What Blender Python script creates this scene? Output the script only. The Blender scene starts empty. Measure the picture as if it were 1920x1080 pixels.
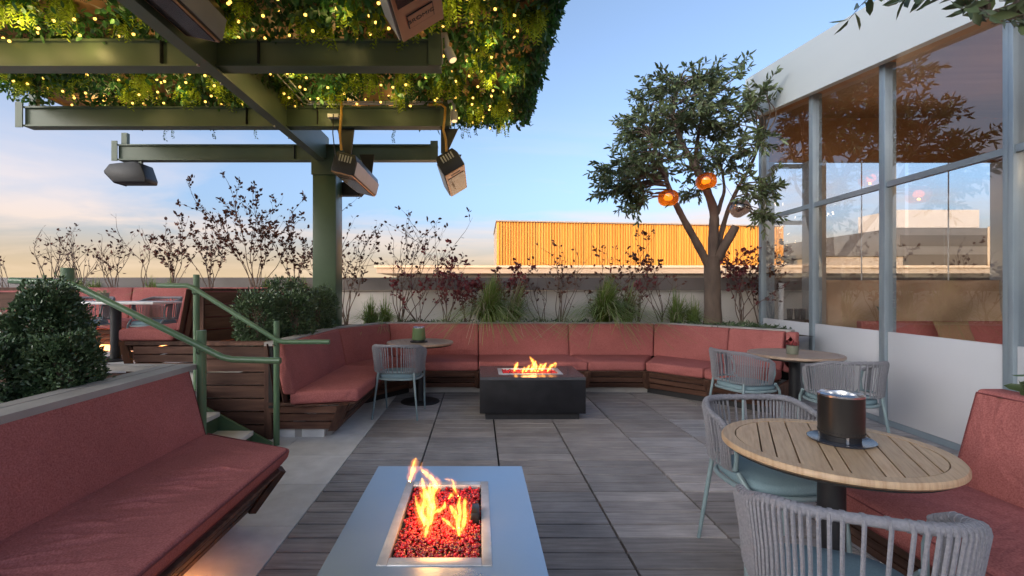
import bpy, bmesh, math, random
import numpy as np
from mathutils import Vector, Matrix
R = math.radians
random.seed(7); rng = np.random.default_rng(7)
scene = bpy.context.scene
COL = scene.collection

# ------------------------------------------------------------------ camera
F, CX, CY, H = 903.0, 897.0, 543.0, 1.386
cam_d = bpy.data.cameras.new('camera'); cam = bpy.data.objects.new('camera', cam_d); COL.objects.link(cam)
cam.location = (0, 0, H); cam.rotation_euler = (R(90), 0, 0)
cam_d.sensor_width = 36; cam_d.lens = F / 1920 * 36
cam_d.shift_x = (960 - CX) / 1920; cam_d.shift_y = (CY - 540) / 1920
cam_d.clip_start = 0.05; cam_d.clip_end = 6000
scene.camera = cam

# ------------------------------------------------------------------ light
SUN_EL, SUN_AZ = 10.0, 136.0           # degrees; azimuth counted to the left of +Y
world = bpy.data.worlds.new('World'); scene.world = world; world.use_nodes = True
wn, wl = world.node_tree.nodes, world.node_tree.links
wn.clear()
wout = wn.new('ShaderNodeOutputWorld'); wbg = wn.new('ShaderNodeBackground')
sky = wn.new('ShaderNodeTexSky'); sky.sky_type = 'NISHITA'; sky.sun_disc = False
sky.sun_elevation = R(SUN_EL); sky.sun_rotation = R(-SUN_AZ)
sky.altitude = 300; sky.air_density = 0.62; sky.dust_density = 6.0; sky.ozone_density = 2.6
wbg.inputs['Strength'].default_value = 0.15
# thin clouds, the same all round: noise over the sky plane seen in perspective
tc = wn.new('ShaderNodeTexCoord'); sep = wn.new('ShaderNodeSeparateXYZ')
wl.new(tc.outputs['Generated'], sep.inputs[0])
zc = wn.new('ShaderNodeMath'); zc.operation = 'MAXIMUM'; zc.inputs[1].default_value = 0.0
wl.new(sep.outputs['Z'], zc.inputs[0])
za = wn.new('ShaderNodeMath'); za.operation = 'ADD'; za.inputs[1].default_value = 0.09
wl.new(zc.outputs[0], za.inputs[0])
dx = wn.new('ShaderNodeMath'); dx.operation = 'DIVIDE'; wl.new(sep.outputs['X'], dx.inputs[0]); wl.new(za.outputs[0], dx.inputs[1])
dy = wn.new('ShaderNodeMath'); dy.operation = 'DIVIDE'; wl.new(sep.outputs['Y'], dy.inputs[0]); wl.new(za.outputs[0], dy.inputs[1])
cmb = wn.new('ShaderNodeCombineXYZ'); wl.new(dx.outputs[0], cmb.inputs[0]); wl.new(dy.outputs[0], cmb.inputs[1])
cmap = wn.new('ShaderNodeMapping'); cmap.inputs['Scale'].default_value = (0.42, 0.55, 1); cmap.inputs['Rotation'].default_value = (0, 0, 0.35)
cmap.inputs['Location'].default_value = (3.1, 1.7, 0)
wl.new(cmb.outputs[0], cmap.inputs[0])
cn = wn.new('ShaderNodeTexNoise'); cn.inputs['Scale'].default_value = 1.1; cn.inputs['Detail'].default_value = 7; cn.inputs['Roughness'].default_value = 0.55
cn.inputs['Distortion'].default_value = 0.6
wl.new(cmap.outputs[0], cn.inputs['Vector'])
cr = wn.new('ShaderNodeMapRange'); cr.inputs[1].default_value = 0.44; cr.inputs[2].default_value = 0.66; cr.inputs[3].default_value = 0; cr.inputs[4].default_value = 0.85
wl.new(cn.outputs['Fac'], cr.inputs[0])
fade = wn.new('ShaderNodeMapRange'); fade.inputs[1].default_value = 0.36; fade.inputs[2].default_value = 0.12; fade.inputs[3].default_value = 0.0; fade.inputs[4].default_value = 1
wl.new(sep.outputs['Z'], fade.inputs[0])
cf = wn.new('ShaderNodeMath'); cf.operation = 'MULTIPLY'; wl.new(cr.outputs[0], cf.inputs[0]); wl.new(fade.outputs[0], cf.inputs[1])
mixc = wn.new('ShaderNodeMix'); mixc.data_type = 'RGBA'
wl.new(cf.outputs[0], mixc.inputs[0]); 
shs = wn.new('ShaderNodeHueSaturation'); shs.inputs['Saturation'].default_value = .84; shs.inputs['Hue'].default_value = .494; wl.new(sky.outputs[0], shs.inputs['Color'])
wl.new(shs.outputs[0], mixc.inputs[6]); mixc.inputs[7].default_value = (2.2, 1.85, 1.72, 1)
# a low bank of thin warm haze, the same all round the horizon
hz = wn.new('ShaderNodeMapRange'); hz.interpolation_type = 'SMOOTHSTEP'; hz.inputs[1].default_value = 0.17; hz.inputs[2].default_value = 0.0; hz.inputs[3].default_value = 0; hz.inputs[4].default_value = 0.9
wl.new(sep.outputs['Z'], hz.inputs[0])
hzc = wn.new('ShaderNodeMix'); hzc.data_type = 'RGBA'; wl.new(hz.outputs[0], hzc.inputs[0]); wl.new(mixc.outputs[2], hzc.inputs[6]); hzc.inputs[7].default_value = (1.95, 1.46, 0.92, 1)
wl.new(hzc.outputs[2], wbg.inputs['Color']); wl.new(wbg.outputs[0], wout.inputs['Surface'])

sun_d = bpy.data.lights.new('sun', 'SUN'); sun = bpy.data.objects.new('sun', sun_d); COL.objects.link(sun)
sun_d.energy = 2.0; sun_d.angle = R(0.5); sun_d.color = (1.0, 0.53, 0.17)
sdir = Vector((-math.sin(R(SUN_AZ)) * math.cos(R(SUN_EL)), math.cos(R(SUN_AZ)) * math.cos(R(SUN_EL)), math.sin(R(SUN_EL))))
sun.rotation_euler = sdir.to_track_quat('Z', 'Y').to_euler(); sun.location = sdir * 50

vs = scene.view_settings
vs.view_transform = 'Standard'; vs.look = 'None'; vs.gamma = 1; vs.exposure = 1.68
scene.cycles.use_denoising = True
scene.cycles.max_bounces = 8; scene.cycles.transparent_max_bounces = 16
scene.cycles.sample_clamp_indirect = 6
scene.cycles.caustics_reflective = False; scene.cycles.caustics_refractive = False

# ------------------------------------------------------------------ helpers
def at(px, py, Y):
    """a point of the place: photo pixel and depth in metres"""
    return Vector(((px - CX) / F * Y, Y, H - (py - CY) / F * Y))
LOC = {}
def tag(o, label=None, cat=None, group=None, kind=None):
    if label: o['label'] = label
    if cat: o['category'] = cat
    if group: o['group'] = group
    if kind: o['kind'] = kind
    return o
def thing(name, loc=(0, 0, 0), label=None, cat=None, group=None, kind=None):
    o = bpy.data.objects.new(name, None); COL.objects.link(o); o.location = loc
    o.empty_display_size = .1
    LOC[o.name] = Vector(loc)
    return tag(o, label, cat, group, kind)
def place(o, parent):
    COL.objects.link(o)
    if parent is not None:
        o.parent = parent
        LOC[o.name] = LOC.get(parent.name, Vector((0, 0, 0)))
    else:
        LOC[o.name] = Vector((0, 0, 0))
    return o
class MB:
    def __init__(s): s.v = []; s.f = []
    def add(s, vs_, fs):
        n = len(s.v); s.v += [tuple(v) for v in vs_]; s.f += [tuple(i + n for i in f) for f in fs]; return s
    def hexa(s, c):   # 4 bottom ccw, 4 top ccw
        return s.add(c, [(3, 2, 1, 0), (4, 5, 6, 7), (0, 1, 5, 4), (1, 2, 6, 5), (2, 3, 7, 6), (3, 0, 4, 7)])
    def box(s, x0, x1, y0, y1, z0, z1):
        return s.hexa([(x0, y0, z0), (x1, y0, z0), (x1, y1, z0), (x0, y1, z0), (x0, y0, z1), (x1, y0, z1), (x1, y1, z1), (x0, y1, z1)])
    def quadprism(s, q, z0, z1):
        return s.hexa([(p[0], p[1], z0) for p in q] + [(p[0], p[1], z1) for p in q])
    def prism(s, poly, a, b, axis):   # poly of 2-d points, extruded along axis a..b
        n = len(poly)
        def P(p, t):
            return {'x': (t, p[0], p[1]), 'y': (p[0], t, p[1]), 'z': (p[0], p[1], t)}[axis]
        return s.add([P(p, a) for p in poly] + [P(p, b) for p in poly],
                     [tuple(range(n))[::-1], tuple(range(n, 2 * n))] + [(i, (i + 1) % n, n + (i + 1) % n, n + i) for i in range(n)])
    def tube(s, pts, r, sides=8, closed=False, flat=1.0):
        pts = [Vector(p) for p in pts]; n = len(pts)
        rs = r if isinstance(r, (list, tuple)) else [r] * n
        base = len(s.v); up = Vector((0, 0, 1)); prev = None
        for i, p in enumerate(pts):
            if closed: t = pts[(i + 1) % n] - pts[i - 1]
            else: t = pts[min(i + 1, n - 1)] - pts[max(i - 1, 0)]
            t = t.normalized() if t.length > 1e-9 else Vector((0, 0, 1))
            if prev is None:
                a = t.cross(up if abs(t.z) < .95 else Vector((1, 0, 0))).normalized()
            else:
                a = prev - t * prev.dot(t)
                a = a.normalized() if a.length > 1e-6 else t.cross(up).normalized()
            prev = a; b = t.cross(a)
            for k in range(sides):
                an = 2 * math.pi * k / sides
                s.v.append(tuple(p + a * math.cos(an) * rs[i] + b * math.sin(an) * rs[i] * flat))
        m = n if closed else n - 1
        for i in range(m):
            for k in range(sides):
                a0 = base + i * sides + k; a1 = base + i * sides + (k + 1) % sides
                j = (i + 1) % n
                b0 = base + j * sides + k; b1 = base + j * sides + (k + 1) % sides
                s.f.append((a0, a1, b1, b0))
        if not closed:
            s.f.append(tuple(base + k for k in range(sides))[::-1])
            s.f.append(tuple(base + (n - 1) * sides + k for k in range(sides)))
        return s
    def lathe(s, prof, c=(0, 0, 0), sides=32, closed_ends=True):
        base = len(s.v); n = len(prof)
        for (r, z) in prof:
            for k in range(sides):
                an = 2 * math.pi * k / sides
                s.v.append((c[0] + r * math.cos(an), c[1] + r * math.sin(an), c[2] + z))
        for i in range(n - 1):
            for k in range(sides):
                a = base + i * sides + k; b = base + i * sides + (k + 1) % sides
                s.f.append((a, b, b + sides, a + sides))
        if closed_ends:
            s.f.append(tuple(base + k for k in range(sides))[::-1])
            s.f.append(tuple(base + (n - 1) * sides + k for k in range(sides)))
        return s
    def build(s, name, mat, parent=None, smooth=False, bevel=0, seg=2, world=True, angle=40):
        me = bpy.data.meshes.new(name)
        off = LOC.get(parent.name, Vector((0, 0, 0))) if (parent is not None and world) else Vector((0, 0, 0))
        me.from_pydata([(v[0] - off.x, v[1] - off.y, v[2] - off.z) for v in s.v], [], s.f)
        bm = bmesh.new(); bm.from_mesh(me)
        bmesh.ops.recalc_face_normals(bm, faces=bm.faces)
        if bevel:
            bmesh.ops.bevel(bm, geom=list(bm.edges), offset=bevel, segments=seg, affect='EDGES', profile=.5, clamp_overlap=True)
        bm.to_mesh(me); bm.free()
        if smooth or bevel:
            for p in me.polygons: p.use_smooth = True
            try: me.set_sharp_from_angle(angle=R(angle))
            except Exception: pass
        if mat: me.materials.append(mat)
        o = bpy.data.objects.new(name, me)
        return place(o, parent)
def np_mesh(name, V, Fc, mat, parent=None, smooth=False):
    """V (n,3) array, Fc (m,k) int array"""
    off = LOC.get(parent.name, Vector((0, 0, 0))) if parent is not None else Vector((0, 0, 0))
    V = np.asarray(V, float) - np.array(off)
    me = bpy.data.meshes.new(name)
    k = Fc.shape[1]; m = len(Fc)
    me.vertices.add(len(V)); me.vertices.foreach_set('co', V.astype(np.float32).ravel())
    me.loops.add(m * k); me.loops.foreach_set('vertex_index', Fc.astype(np.int32).ravel())
    me.polygons.add(m); me.polygons.foreach_set('loop_start', (np.arange(m) * k).astype(np.int32))
    me.update(calc_edges=True); me.validate()
    if smooth: me.polygons.foreach_set('use_smooth', [True] * m)
    if mat: me.materials.append(mat)
    return place(bpy.data.objects.new(name, me), parent)
def copy_tree(o, parent=None):
    c = o.copy(); COL.objects.link(c); c.parent = parent
    LOC[c.name] = LOC.get(o.name, Vector((0, 0, 0)))
    for ch in list(o.children): copy_tree(ch, c)
    return c
def norm(a): return a / np.maximum(np.linalg.norm(a, axis=-1, keepdims=True), 1e-9)
def leaves(P, D, L, W, fold=.25, curl=.0, rnd=rng, updir=None):
    """pointed oval leaves: P base points, D directions, L lengths, W half widths -> (V, F) with 2 quads each"""
    n = len(P); D = norm(D)
    A = rnd.normal(size=(n, 3)) if updir is None else updir + rnd.normal(size=(n, 3)) * .35
    S = norm(np.cross(D, A)); N = np.cross(S, D)
    L = np.broadcast_to(np.asarray(L, float), (n,))[:, None]; W = np.broadcast_to(np.asarray(W, float), (n,))[:, None]
    up = N * W * fold
    base = P; tip = P + D * L - N * L * curl
    l1 = P + D * L * .33 + S * W * .9 + up; l2 = P + D * L * .70 + S * W * .75 + up - N * L * curl * .5
    r1 = P + D * L * .33 - S * W * .9 + up; r2 = P + D * L * .70 - S * W * .75 + up - N * L * curl * .5
    V = np.stack([base, l1, l2, tip, r2, r1], 1).reshape(-1, 3)
    i = np.arange(n)[:, None] * 6
    Fq = np.concatenate([i + np.array([[0, 1, 2, 3]]), i + np.array([[0, 3, 4, 5]])], 1).reshape(-1, 4)
    return V, Fq
def join_np(parts):
    vs_, fs, n = [], [], 0
    for V, Fq in parts:
        vs_.append(V); fs.append(Fq + n); n += len(V)
    return np.concatenate(vs_), np.concatenate(fs)

# ------------------------------------------------------------------ materials
def mat(name, c1, c2=None, scale=6., stretch=(1, 1, 1), rough=.6, metal=0., bump=0., bscale=None, detail=4, objrand=0., island=0., objcol=False,
        spec=.5, sheen=0., coat=0., rough2=None, c3=None, trans=0.):
    m = bpy.data.materials.new(name); m.use_nodes = True
    nt = m.node_tree; n, l = nt.nodes, nt.links
    b = n['Principled BSDF']
    b.inputs['Roughness'].default_value = rough; b.inputs['Metallic'].default_value = metal
    b.inputs['Specular IOR Level'].default_value = spec
    if sheen: b.inputs['Sheen Weight'].default_value = sheen; b.inputs['Sheen Roughness'].default_value = .5
    if coat: b.inputs['Coat Weight'].default_value = coat; b.inputs['Coat Roughness'].default_value = .15
    tcn = n.new('ShaderNodeTexCoord'); mp = n.new('ShaderNodeMapping'); mp.inputs['Scale'].default_value = stretch
    oi = n.new('ShaderNodeObjectInfo')
    add = n.new('ShaderNodeVectorMath'); add.operation = 'ADD'
    mul = n.new('ShaderNodeVectorMath'); mul.operation = 'SCALE'; mul.inputs['Scale'].default_value = 7.3
    cmbr = n.new('ShaderNodeCombineXYZ')
    for i in range(3): l.new(oi.outputs['Random'], cmbr.inputs[i])
    l.new(cmbr.outputs[0], mul.inputs[0]); l.new(tcn.outputs['Object'], add.inputs[0]); l.new(mul.outputs[0], add.inputs[1])
    l.new(add.outputs[0], mp.inputs['Vector'])
    nz = n.new('ShaderNodeTexNoise'); nz.inputs['Scale'].default_value = scale; nz.inputs['Detail'].default_value = detail
    l.new(mp.outputs[0], nz.inputs['Vector'])
    rp = n.new('ShaderNodeValToRGB'); rp.color_ramp.elements[0].position = .3; rp.color_ramp.elements[1].position = .7
    c2 = c2 or tuple(x * .75 for x in c1)
    rp.color_ramp.elements[0].color = (*c1, 1); rp.color_ramp.elements[1].color = (*c2, 1)
    if c3:
        e = rp.color_ramp.elements.new(.5); e.color = (*c3, 1)
    l.new(nz.outputs['Fac'], rp.inputs[0]); col = rp.outputs[0]
    def hsv(src, fac_out, amt):
        h = n.new('ShaderNodeHueSaturation'); mr = n.new('ShaderNodeMapRange')
        mr.inputs[3].default_value = 1 - amt; mr.inputs[4].default_value = 1 + amt
        l.new(fac_out, mr.inputs[0]); l.new(mr.outputs[0], h.inputs['Value']); l.new(src, h.inputs['Color']); return h.outputs[0]
    if objrand: col = hsv(col, oi.outputs['Random'], objrand)
    if island:
        g = n.new('ShaderNodeNewGeometry'); col = hsv(col, g.outputs['Random Per Island'], island)
    if objcol:
        mx = n.new('ShaderNodeMix'); mx.data_type = 'RGBA'; mx.blend_type = 'MULTIPLY'; mx.inputs[0].default_value = 1
        l.new(col, mx.inputs[6]); l.new(oi.outputs['Color'], mx.inputs[7]); col = mx.outputs[2]
    l.new(col, b.inputs['Base Color'])
    if rough2 is not None:
        mr = n.new('ShaderNodeMapRange'); mr.inputs[1].default_value = .3; mr.inputs[2].default_value = .7
        mr.inputs[3].default_value = rough; mr.inputs[4].default_value = rough2
        l.new(nz.outputs['Fac'], mr.inputs[0]); l.new(mr.outputs[0], b.inputs['Roughness'])
    if bump:
        bz = n.new('ShaderNodeTexNoise'); bz.inputs['Scale'].default_value = bscale or scale * 4; bz.inputs['Detail'].default_value = 3
        l.new(mp.outputs[0], bz.inputs['Vector'])
        bp = n.new('ShaderNodeBump'); bp.inputs['Strength'].default_value = bump; bp.inputs['Distance'].default_value = .02
        l.new(bz.outputs['Fac'], bp.inputs['Height']); l.new(bp.outputs[0], b.inputs['Normal'])
    if trans:
        tr = n.new('ShaderNodeBsdfTranslucent'); l.new(col, tr.inputs[0])
        mx = n.new('ShaderNodeMixShader'); mx.inputs[0].default_value = trans
        l.new(b.outputs[0], mx.inputs[1]); l.new(tr.outputs[0], mx.inputs[2]); l.new(mx.outputs[0], n['Material Output'].inputs['Surface'])
    return m
def emit(name, col, s):
    m = bpy.data.materials.new(name); m.use_nodes = True; n = m.node_tree.nodes
    n.clear(); e = n.new('ShaderNodeEmission'); e.inputs[0].default_value = (*col, 1); e.inputs[1].default_value = s
    o = n.new('ShaderNodeOutputMaterial'); m.node_tree.links.new(e.outputs[0], o.inputs[0]); return m
def glassmat(name, tint=(.96, .98, .98), rough=.0, ior=1.5, extra=.0, wav=0., wscale=2.):
    m = bpy.data.materials.new(name); m.use_nodes = True; nt = m.node_tree; n, l = nt.nodes, nt.links; n.clear()
    o = n.new('ShaderNodeOutputMaterial'); tr = n.new('ShaderNodeBsdfTransparent'); gl = n.new('ShaderNodeBsdfGlossy')
    tr.inputs[0].default_value = (*tint, 1); gl.inputs['Roughness'].default_value = rough
    fr = n.new('ShaderNodeFresnel'); fr.inputs['IOR'].default_value = ior
    mx = n.new('ShaderNodeMixShader'); ad = n.new('ShaderNodeMath'); ad.operation = 'ADD'; ad.inputs[1].default_value = extra; ad.use_clamp = True
    l.new(fr.outputs[0], ad.inputs[0])
    ge = n.new('ShaderNodeNewGeometry'); iv = n.new('ShaderNodeMath'); iv.operation = 'SUBTRACT'; iv.inputs[0].default_value = 1; l.new(ge.outputs['Backfacing'], iv.inputs[1])
    ml = n.new('ShaderNodeMath'); ml.operation = 'MULTIPLY'; l.new(ad.outputs[0], ml.inputs[0]); l.new(iv.outputs[0], ml.inputs[1]); l.new(ml.outputs[0], mx.inputs[0]); l.new(tr.outputs[0], mx.inputs[1]); l.new(gl.outputs[0], mx.inputs[2]); l.new(mx.outputs[0], o.inputs[0])
    if wav:
        t = n.new('ShaderNodeTexCoord'); nz = n.new('ShaderNodeTexNoise'); nz.inputs['Scale'].default_value = wscale; l.new(t.outputs['Object'], nz.inputs['Vector'])
        bp = n.new('ShaderNodeBump'); bp.inputs['Strength'].default_value = wav; bp.inputs['Distance'].default_value = .05
        l.new(nz.outputs['Fac'], bp.inputs['Height']); l.new(bp.outputs[0], gl.inputs['Normal'])
    return m

FABRIC = mat('rose_fabric', (.285, .088, .080), (.465, .168, .154), scale=150, rough=.95, bump=.25, bscale=420, objrand=.10, spec=.08, detail=6)
def softness(m, scale, strength, stretch=(1, 1, 1)):
    n, l = m.node_tree.nodes, m.node_tree.links; bp = next(x for x in n if x.type == 'BUMP'); mp = next(x for x in n if x.type == 'MAPPING')
    m2 = n.new('ShaderNodeMapping'); m2.inputs['Scale'].default_value = stretch; l.new(mp.inputs['Vector'].links[0].from_socket, m2.inputs['Vector'])
    z = n.new('ShaderNodeTexNoise'); z.inputs['Scale'].default_value = scale; z.inputs['Detail'].default_value = 2; z.inputs['Distortion'].default_value = 1.2; l.new(m2.outputs[0], z.inputs['Vector'])
    b2 = n.new('ShaderNodeBump'); b2.inputs['Strength'].default_value = strength; b2.inputs['Distance'].default_value = .06; l.new(z.outputs['Fac'], b2.inputs['Height']); l.new(b2.outputs[0], bp.inputs['Normal'])
softness(FABRIC, 4.5, .32)
def worn(m, scale, lo, hi, detail=5):
    """broad dirt and fading that runs on from piece to piece"""
    n, l = m.node_tree.nodes, m.node_tree.links; b = n['Principled BSDF']; src = b.inputs['Base Color'].links[0].from_socket
    g = n.new('ShaderNodeNewGeometry'); z = n.new('ShaderNodeTexNoise'); z.inputs['Scale'].default_value = scale; z.inputs['Detail'].default_value = detail; z.inputs['Roughness'].default_value = .6
    l.new(g.outputs['Position'], z.inputs['Vector']); mr = n.new('ShaderNodeMapRange'); mr.inputs[1].default_value = .32; mr.inputs[2].default_value = .68; mr.inputs[3].default_value = lo; mr.inputs[4].default_value = hi
    l.new(z.outputs['Fac'], mr.inputs[0]); h = n.new('ShaderNodeHueSaturation'); l.new(mr.outputs[0], h.inputs['Value']); l.new(src, h.inputs['Color']); l.new(h.outputs[0], b.inputs['Base Color'])
worn(FABRIC, 1.6, .86, 1.12)
PIPING = mat('rose_piping', (.19, .055, .058), rough=.9, spec=.2)
WOOD = mat('brown_wood', (.115, .055, .036), (.20, .105, .066), scale=5, stretch=(6, 6, .6), rough=.6, bump=.25, bscale=30, objrand=.30, detail=6)
WOODX = mat('aged_brown_wood', (.066, .030, .021), (.145, .074, .050), scale=5, stretch=(5, 5, .5), rough=.65, spec=.25, bump=.2, bscale=24, objrand=.38, detail=6)
CAP = mat('weathered_cap', (.30, .275, .25), (.40, .375, .35), scale=4, stretch=(1, 1, 1), rough=.6, bump=.15, bscale=40)
PLANK = mat('grey_deck_wood', (.265, .243, .240), (.44, .41, .405), scale=3.2, stretch=(1.2, 14, 1), rough=.55, rough2=.75, bump=.25, bscale=18, objrand=.12, objcol=True, detail=7)
STONE = mat('pale_paver', (.74, .725, .70), (.84, .83, .81), scale=9, rough=.7, bump=.12, bscale=120, objrand=.06, detail=8)
worn(PLANK, 2.3, .74, 1.14); worn(STONE, 2.8, .84, 1.06)
DARKBASE = mat('dark_substrate', (.02, .02, .02), rough=.9)
GREEN = mat('green_steel', (.052, .092, .050), (.068, .112, .062), scale=3, rough=.38, bump=.03, bscale=200, spec=.5)
BEAMG = mat('beam_green', (.085, .118, .070), (.108, .142, .088), scale=2.5, rough=.45, bump=.04, bscale=150)
RAILG = mat('rail_green', (.085, .155, .082), (.11, .19, .10), scale=4, rough=.3, spec=.6)
BLACK = mat('black_powder', (.012, .012, .014), (.02, .02, .022), scale=20, rough=.5, bump=.03, bscale=300)
SLATEB = mat('charcoal_concrete', (.009, .009, .011), (.019, .019, .022), scale=7, spec=.2, rough=.6, bump=.08, bscale=80, detail=7)
SLATET = mat('sky_tinted_steel_top', (.36, .44, .53), (.44, .52, .61), scale=2.2, rough=.26, rough2=.38, metal=.85, bump=.02, bscale=60, detail=6)  # pale blue of the sky's reflection put into the base colour
SLATEBT = mat('charcoal_top', (.06, .062, .07), (.09, .092, .10), scale=6, rough=.22, detail=6)
STEEL = mat('scuffed_steel', (.74, .72, .71), (.46, .44, .43), scale=9, rough=.3, rough2=.5, metal=.45, bump=.04, bscale=80, detail=6)
CHROME = mat('bright_steel', (.62, .62, .63), (.55, .55, .56), scale=8, rough=.24, metal=1.)
SPOTL = emit('dim_spot_lens', (1, .62, .3), .5)
ROPE = mat('grey_rope', (.20, .20, .225), (.27, .268, .29), scale=120, rough=.9, bump=.4, bscale=500, spec=.2)
CHAIRM = mat('sage_metal', (.19, .265, .285), (.23, .305, .32), scale=12, rough=.38)
SEATB = mat('blue_grey_cushion', (.165, .25, .285), (.205, .295, .33), scale=160, rough=.95, bump=.2, bscale=500, spec=.2)
TEAK = mat('teak', (.55, .38, .22), (.40, .25, .135), c3=(.48, .33, .20), scale=5, stretch=(18, 1.4, 1), rough=.45, bump=.12, bscale=12, objrand=.12, detail=6)
TEAKD = mat('weathered_table', (.34, .24, .17), (.25, .17, .12), scale=5, stretch=(14, 1.4, 1), rough=.4, bump=.1, bscale=14, objrand=.1, detail=6)
WHITET = mat('white_tabletop', (.72, .70, .68), (.64, .62, .6), scale=4, rough=.25)
WALLP = mat('pale_render', (.84, .80, .74), (.74, .70, .65), scale=1.5, stretch=(2, 2, .6), rough=.85, bump=.06, bscale=60, detail=8)
COPING = mat('dark_coping', (.20, .175, .165), (.26, .23, .215), scale=2, rough=.6)
PANELW = mat('white_panel', (.60, .61, .64), (.56, .57, .60), scale=1.2, rough=.3)
FASCIA = mat('cream_fascia', (.62, .67, .68), (.58, .63, .64), scale=.9, stretch=(1, .5, 2), rough=.45, bump=.02, bscale=20)
ALU = mat('grey_aluminium', (.25, .31, .36), (.30, .365, .41), scale=3, rough=.35, metal=.25)
ALUB = mat('grey_brown_column', (.40, .36, .32), (.34, .31, .28), scale=2, rough=.5)
CEIL = mat('brown_plywood', (.30, .15, .065), (.38, .20, .09), scale=1.2, stretch=(1, 6, 1), rough=.5, detail=6)
TARP = mat('tan_tarp', (.52, .37, .25), (.44, .30, .195), scale=1.6, rough=.6, bump=.5, bscale=2.2)
BARK = mat('bark', (.19, .135, .10), (.10, .072, .056), scale=9, stretch=(1, 1, .35), rough=.85, bump=.5, bscale=26, detail=7)
TWIG = mat('twig_bark', (.16, .105, .082), (.22, .15, .11), scale=14, rough=.85)
OLIVE = mat('olive_leaf', (.070, .105, .048), (.165, .20, .08), scale=1.4, rough=.42, island=.35, trans=.18)
BOX = mat('box_leaf', (.055, .10, .045), (.115, .165, .075), scale=3, rough=.28, island=.45, trans=.15)
CANOPYL = mat('ivy_leaf', (.024, .095, .022), (.070, .175, .036), scale=2.2, rough=.45, island=.5, trans=.25)
FERN = mat('fern_leaf', (.30, .42, .02), (.42, .52, .04), scale=4, rough=.55, island=.25, trans=.35)
GRASS = mat('grass_blade', (.15, .25, .05), (.30, .37, .10), scale=5, rough=.55, island=.4, trans=.25)
STRAW = mat('straw_blade', (.50, .42, .28), (.38, .32, .2), scale=5, rough=.7, island=.3, trans=.25)
REDL = mat('red_leaf', (.27, .050, .052), (.17, .035, .04), scale=5, rough=.5, island=.45, trans=.25)
DARKL = mat('plum_leaf', (.105, .042, .028), (.16, .06, .035), scale=5, rough=.5, island=.45, trans=.2)
SOIL = mat('soil', (.045, .032, .024), (.07, .05, .038), scale=20, rough=.95, bump=.6, bscale=40)
GOLD = mat('gold_cladding', (.80, .43, .10), (.66, .345, .07), scale=.5, stretch=(4, 4, .2), rough=.42, metal=.15)
CONC = mat('neighbour_concrete', (.42, .38, .34), (.36, .33, .30), scale=.6, rough=.8)
CONCL = mat('neighbour_pale_wall', (.62, .55, .46), (.55, .49, .41), scale=.6, rough=.8)
GREYB = mat('grey_building_panel', (.12, .12, .13), (.09, .09, .10), scale=.4, stretch=(1, 1, 4), rough=.5)
ROOFG = mat('roof_membrane', (.30, .30, .31), (.25, .25, .26), scale=.5, rough=.85)
GROUND = mat('city_ground', (.10, .10, .10), (.07, .075, .07), scale=.02, rough=.9)
REDGL = mat('red_fire_glass', (.80, .022, .028), (.36, .008, .012), scale=16, rough=.08, island=.8, spec=.8, coat=.5, trans=.12)
HEATB = mat('heater_black', (.014, .013, .013), (.022, .02, .02), scale=10, rough=.42)
HEATS = mat('heater_steel_side', (.42, .43, .45), (.36, .37, .39), scale=5, rough=.4, metal=.2)
HEATC = mat('heater_copper_face', (.62, .36, .22), (.54, .30, .18), scale=5, rough=.3, metal=.6)
HEATG = mat('heater_dark_glass', (.03, .022, .022), (.04, .03, .03), scale=6, rough=.15)
YHOSE = mat('yellow_hose', (.66, .34, .05), (.55, .28, .04), scale=20, rough=.45)
CONDU = mat('grey_conduit', (.52, .50, .48), (.45, .44, .42), scale=9, rough=.35, metal=.6)
PINKISH = mat('white_fitting', (.62, .58, .57), (.55, .52, .51), scale=9, rough=.4)
GREENPOT = mat('green_burner', (.10, .16, .075), (.13, .19, .09), scale=6, rough=.25)
BURNER = mat('black_burner', (.016, .014, .013), (.022, .018, .016), scale=6, rough=.3, metal=.1)
TRAYB = mat('dark_blue_enamel', (.03, .04, .06), (.04, .05, .075), scale=6, rough=.12)
CERAM = mat('grey_green_pot', (.19, .20, .15), (.15, .16, .12), scale=8, rough=.6)
WHITEC = mat('white_paper', (.78, .78, .80), (.74, .74, .76), scale=9, rough=.6)
PILLOW = mat('tan_pillow', (.30, .20, .11), (.25, .165, .09), scale=60, rough=.9, bump=.2, bscale=300)
AMBER = glassmat('amber_glass', (.80, .30, .05), .03, 1.5, .06)
def amber_glow(m):
    n, l = m.node_tree.nodes, m.node_tree.links; out = next(x for x in n if x.type == 'OUTPUT_MATERIAL'); src = out.inputs[0].links[0].from_socket
    t = n.new('ShaderNodeBsdfTranslucent'); t.inputs[0].default_value = (.9, .36, .07, 1); mx = n.new('ShaderNodeMixShader'); mx.inputs[0].default_value = .18
    l.new(src, mx.inputs[1]); l.new(t.outputs[0], mx.inputs[2]); l.new(mx.outputs[0], out.inputs[0])
amber_glow(AMBER)
SMOKE = glassmat('smoked_glass', (.42, .33, .28), .05, 1.5, .12)
GLASS = glassmat('clear_glass', (.97, .98, .985), .0, 1.52, .16, .03, 1.6)
VINYL = glassmat('clear_vinyl', (.93, .93, .92), .04, 1.4, .04, .5, 3.5)
LAMPG = emit('amber_bulb', (1, .42, .06), 1.2)
FAIRY = emit('fairy_bulb', (1, .54, .09), 1.25)
DOWN = emit('downlight', (1, .75, .45), 4)
LED = emit('orange_led', (1, .36, .10), 13)
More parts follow.
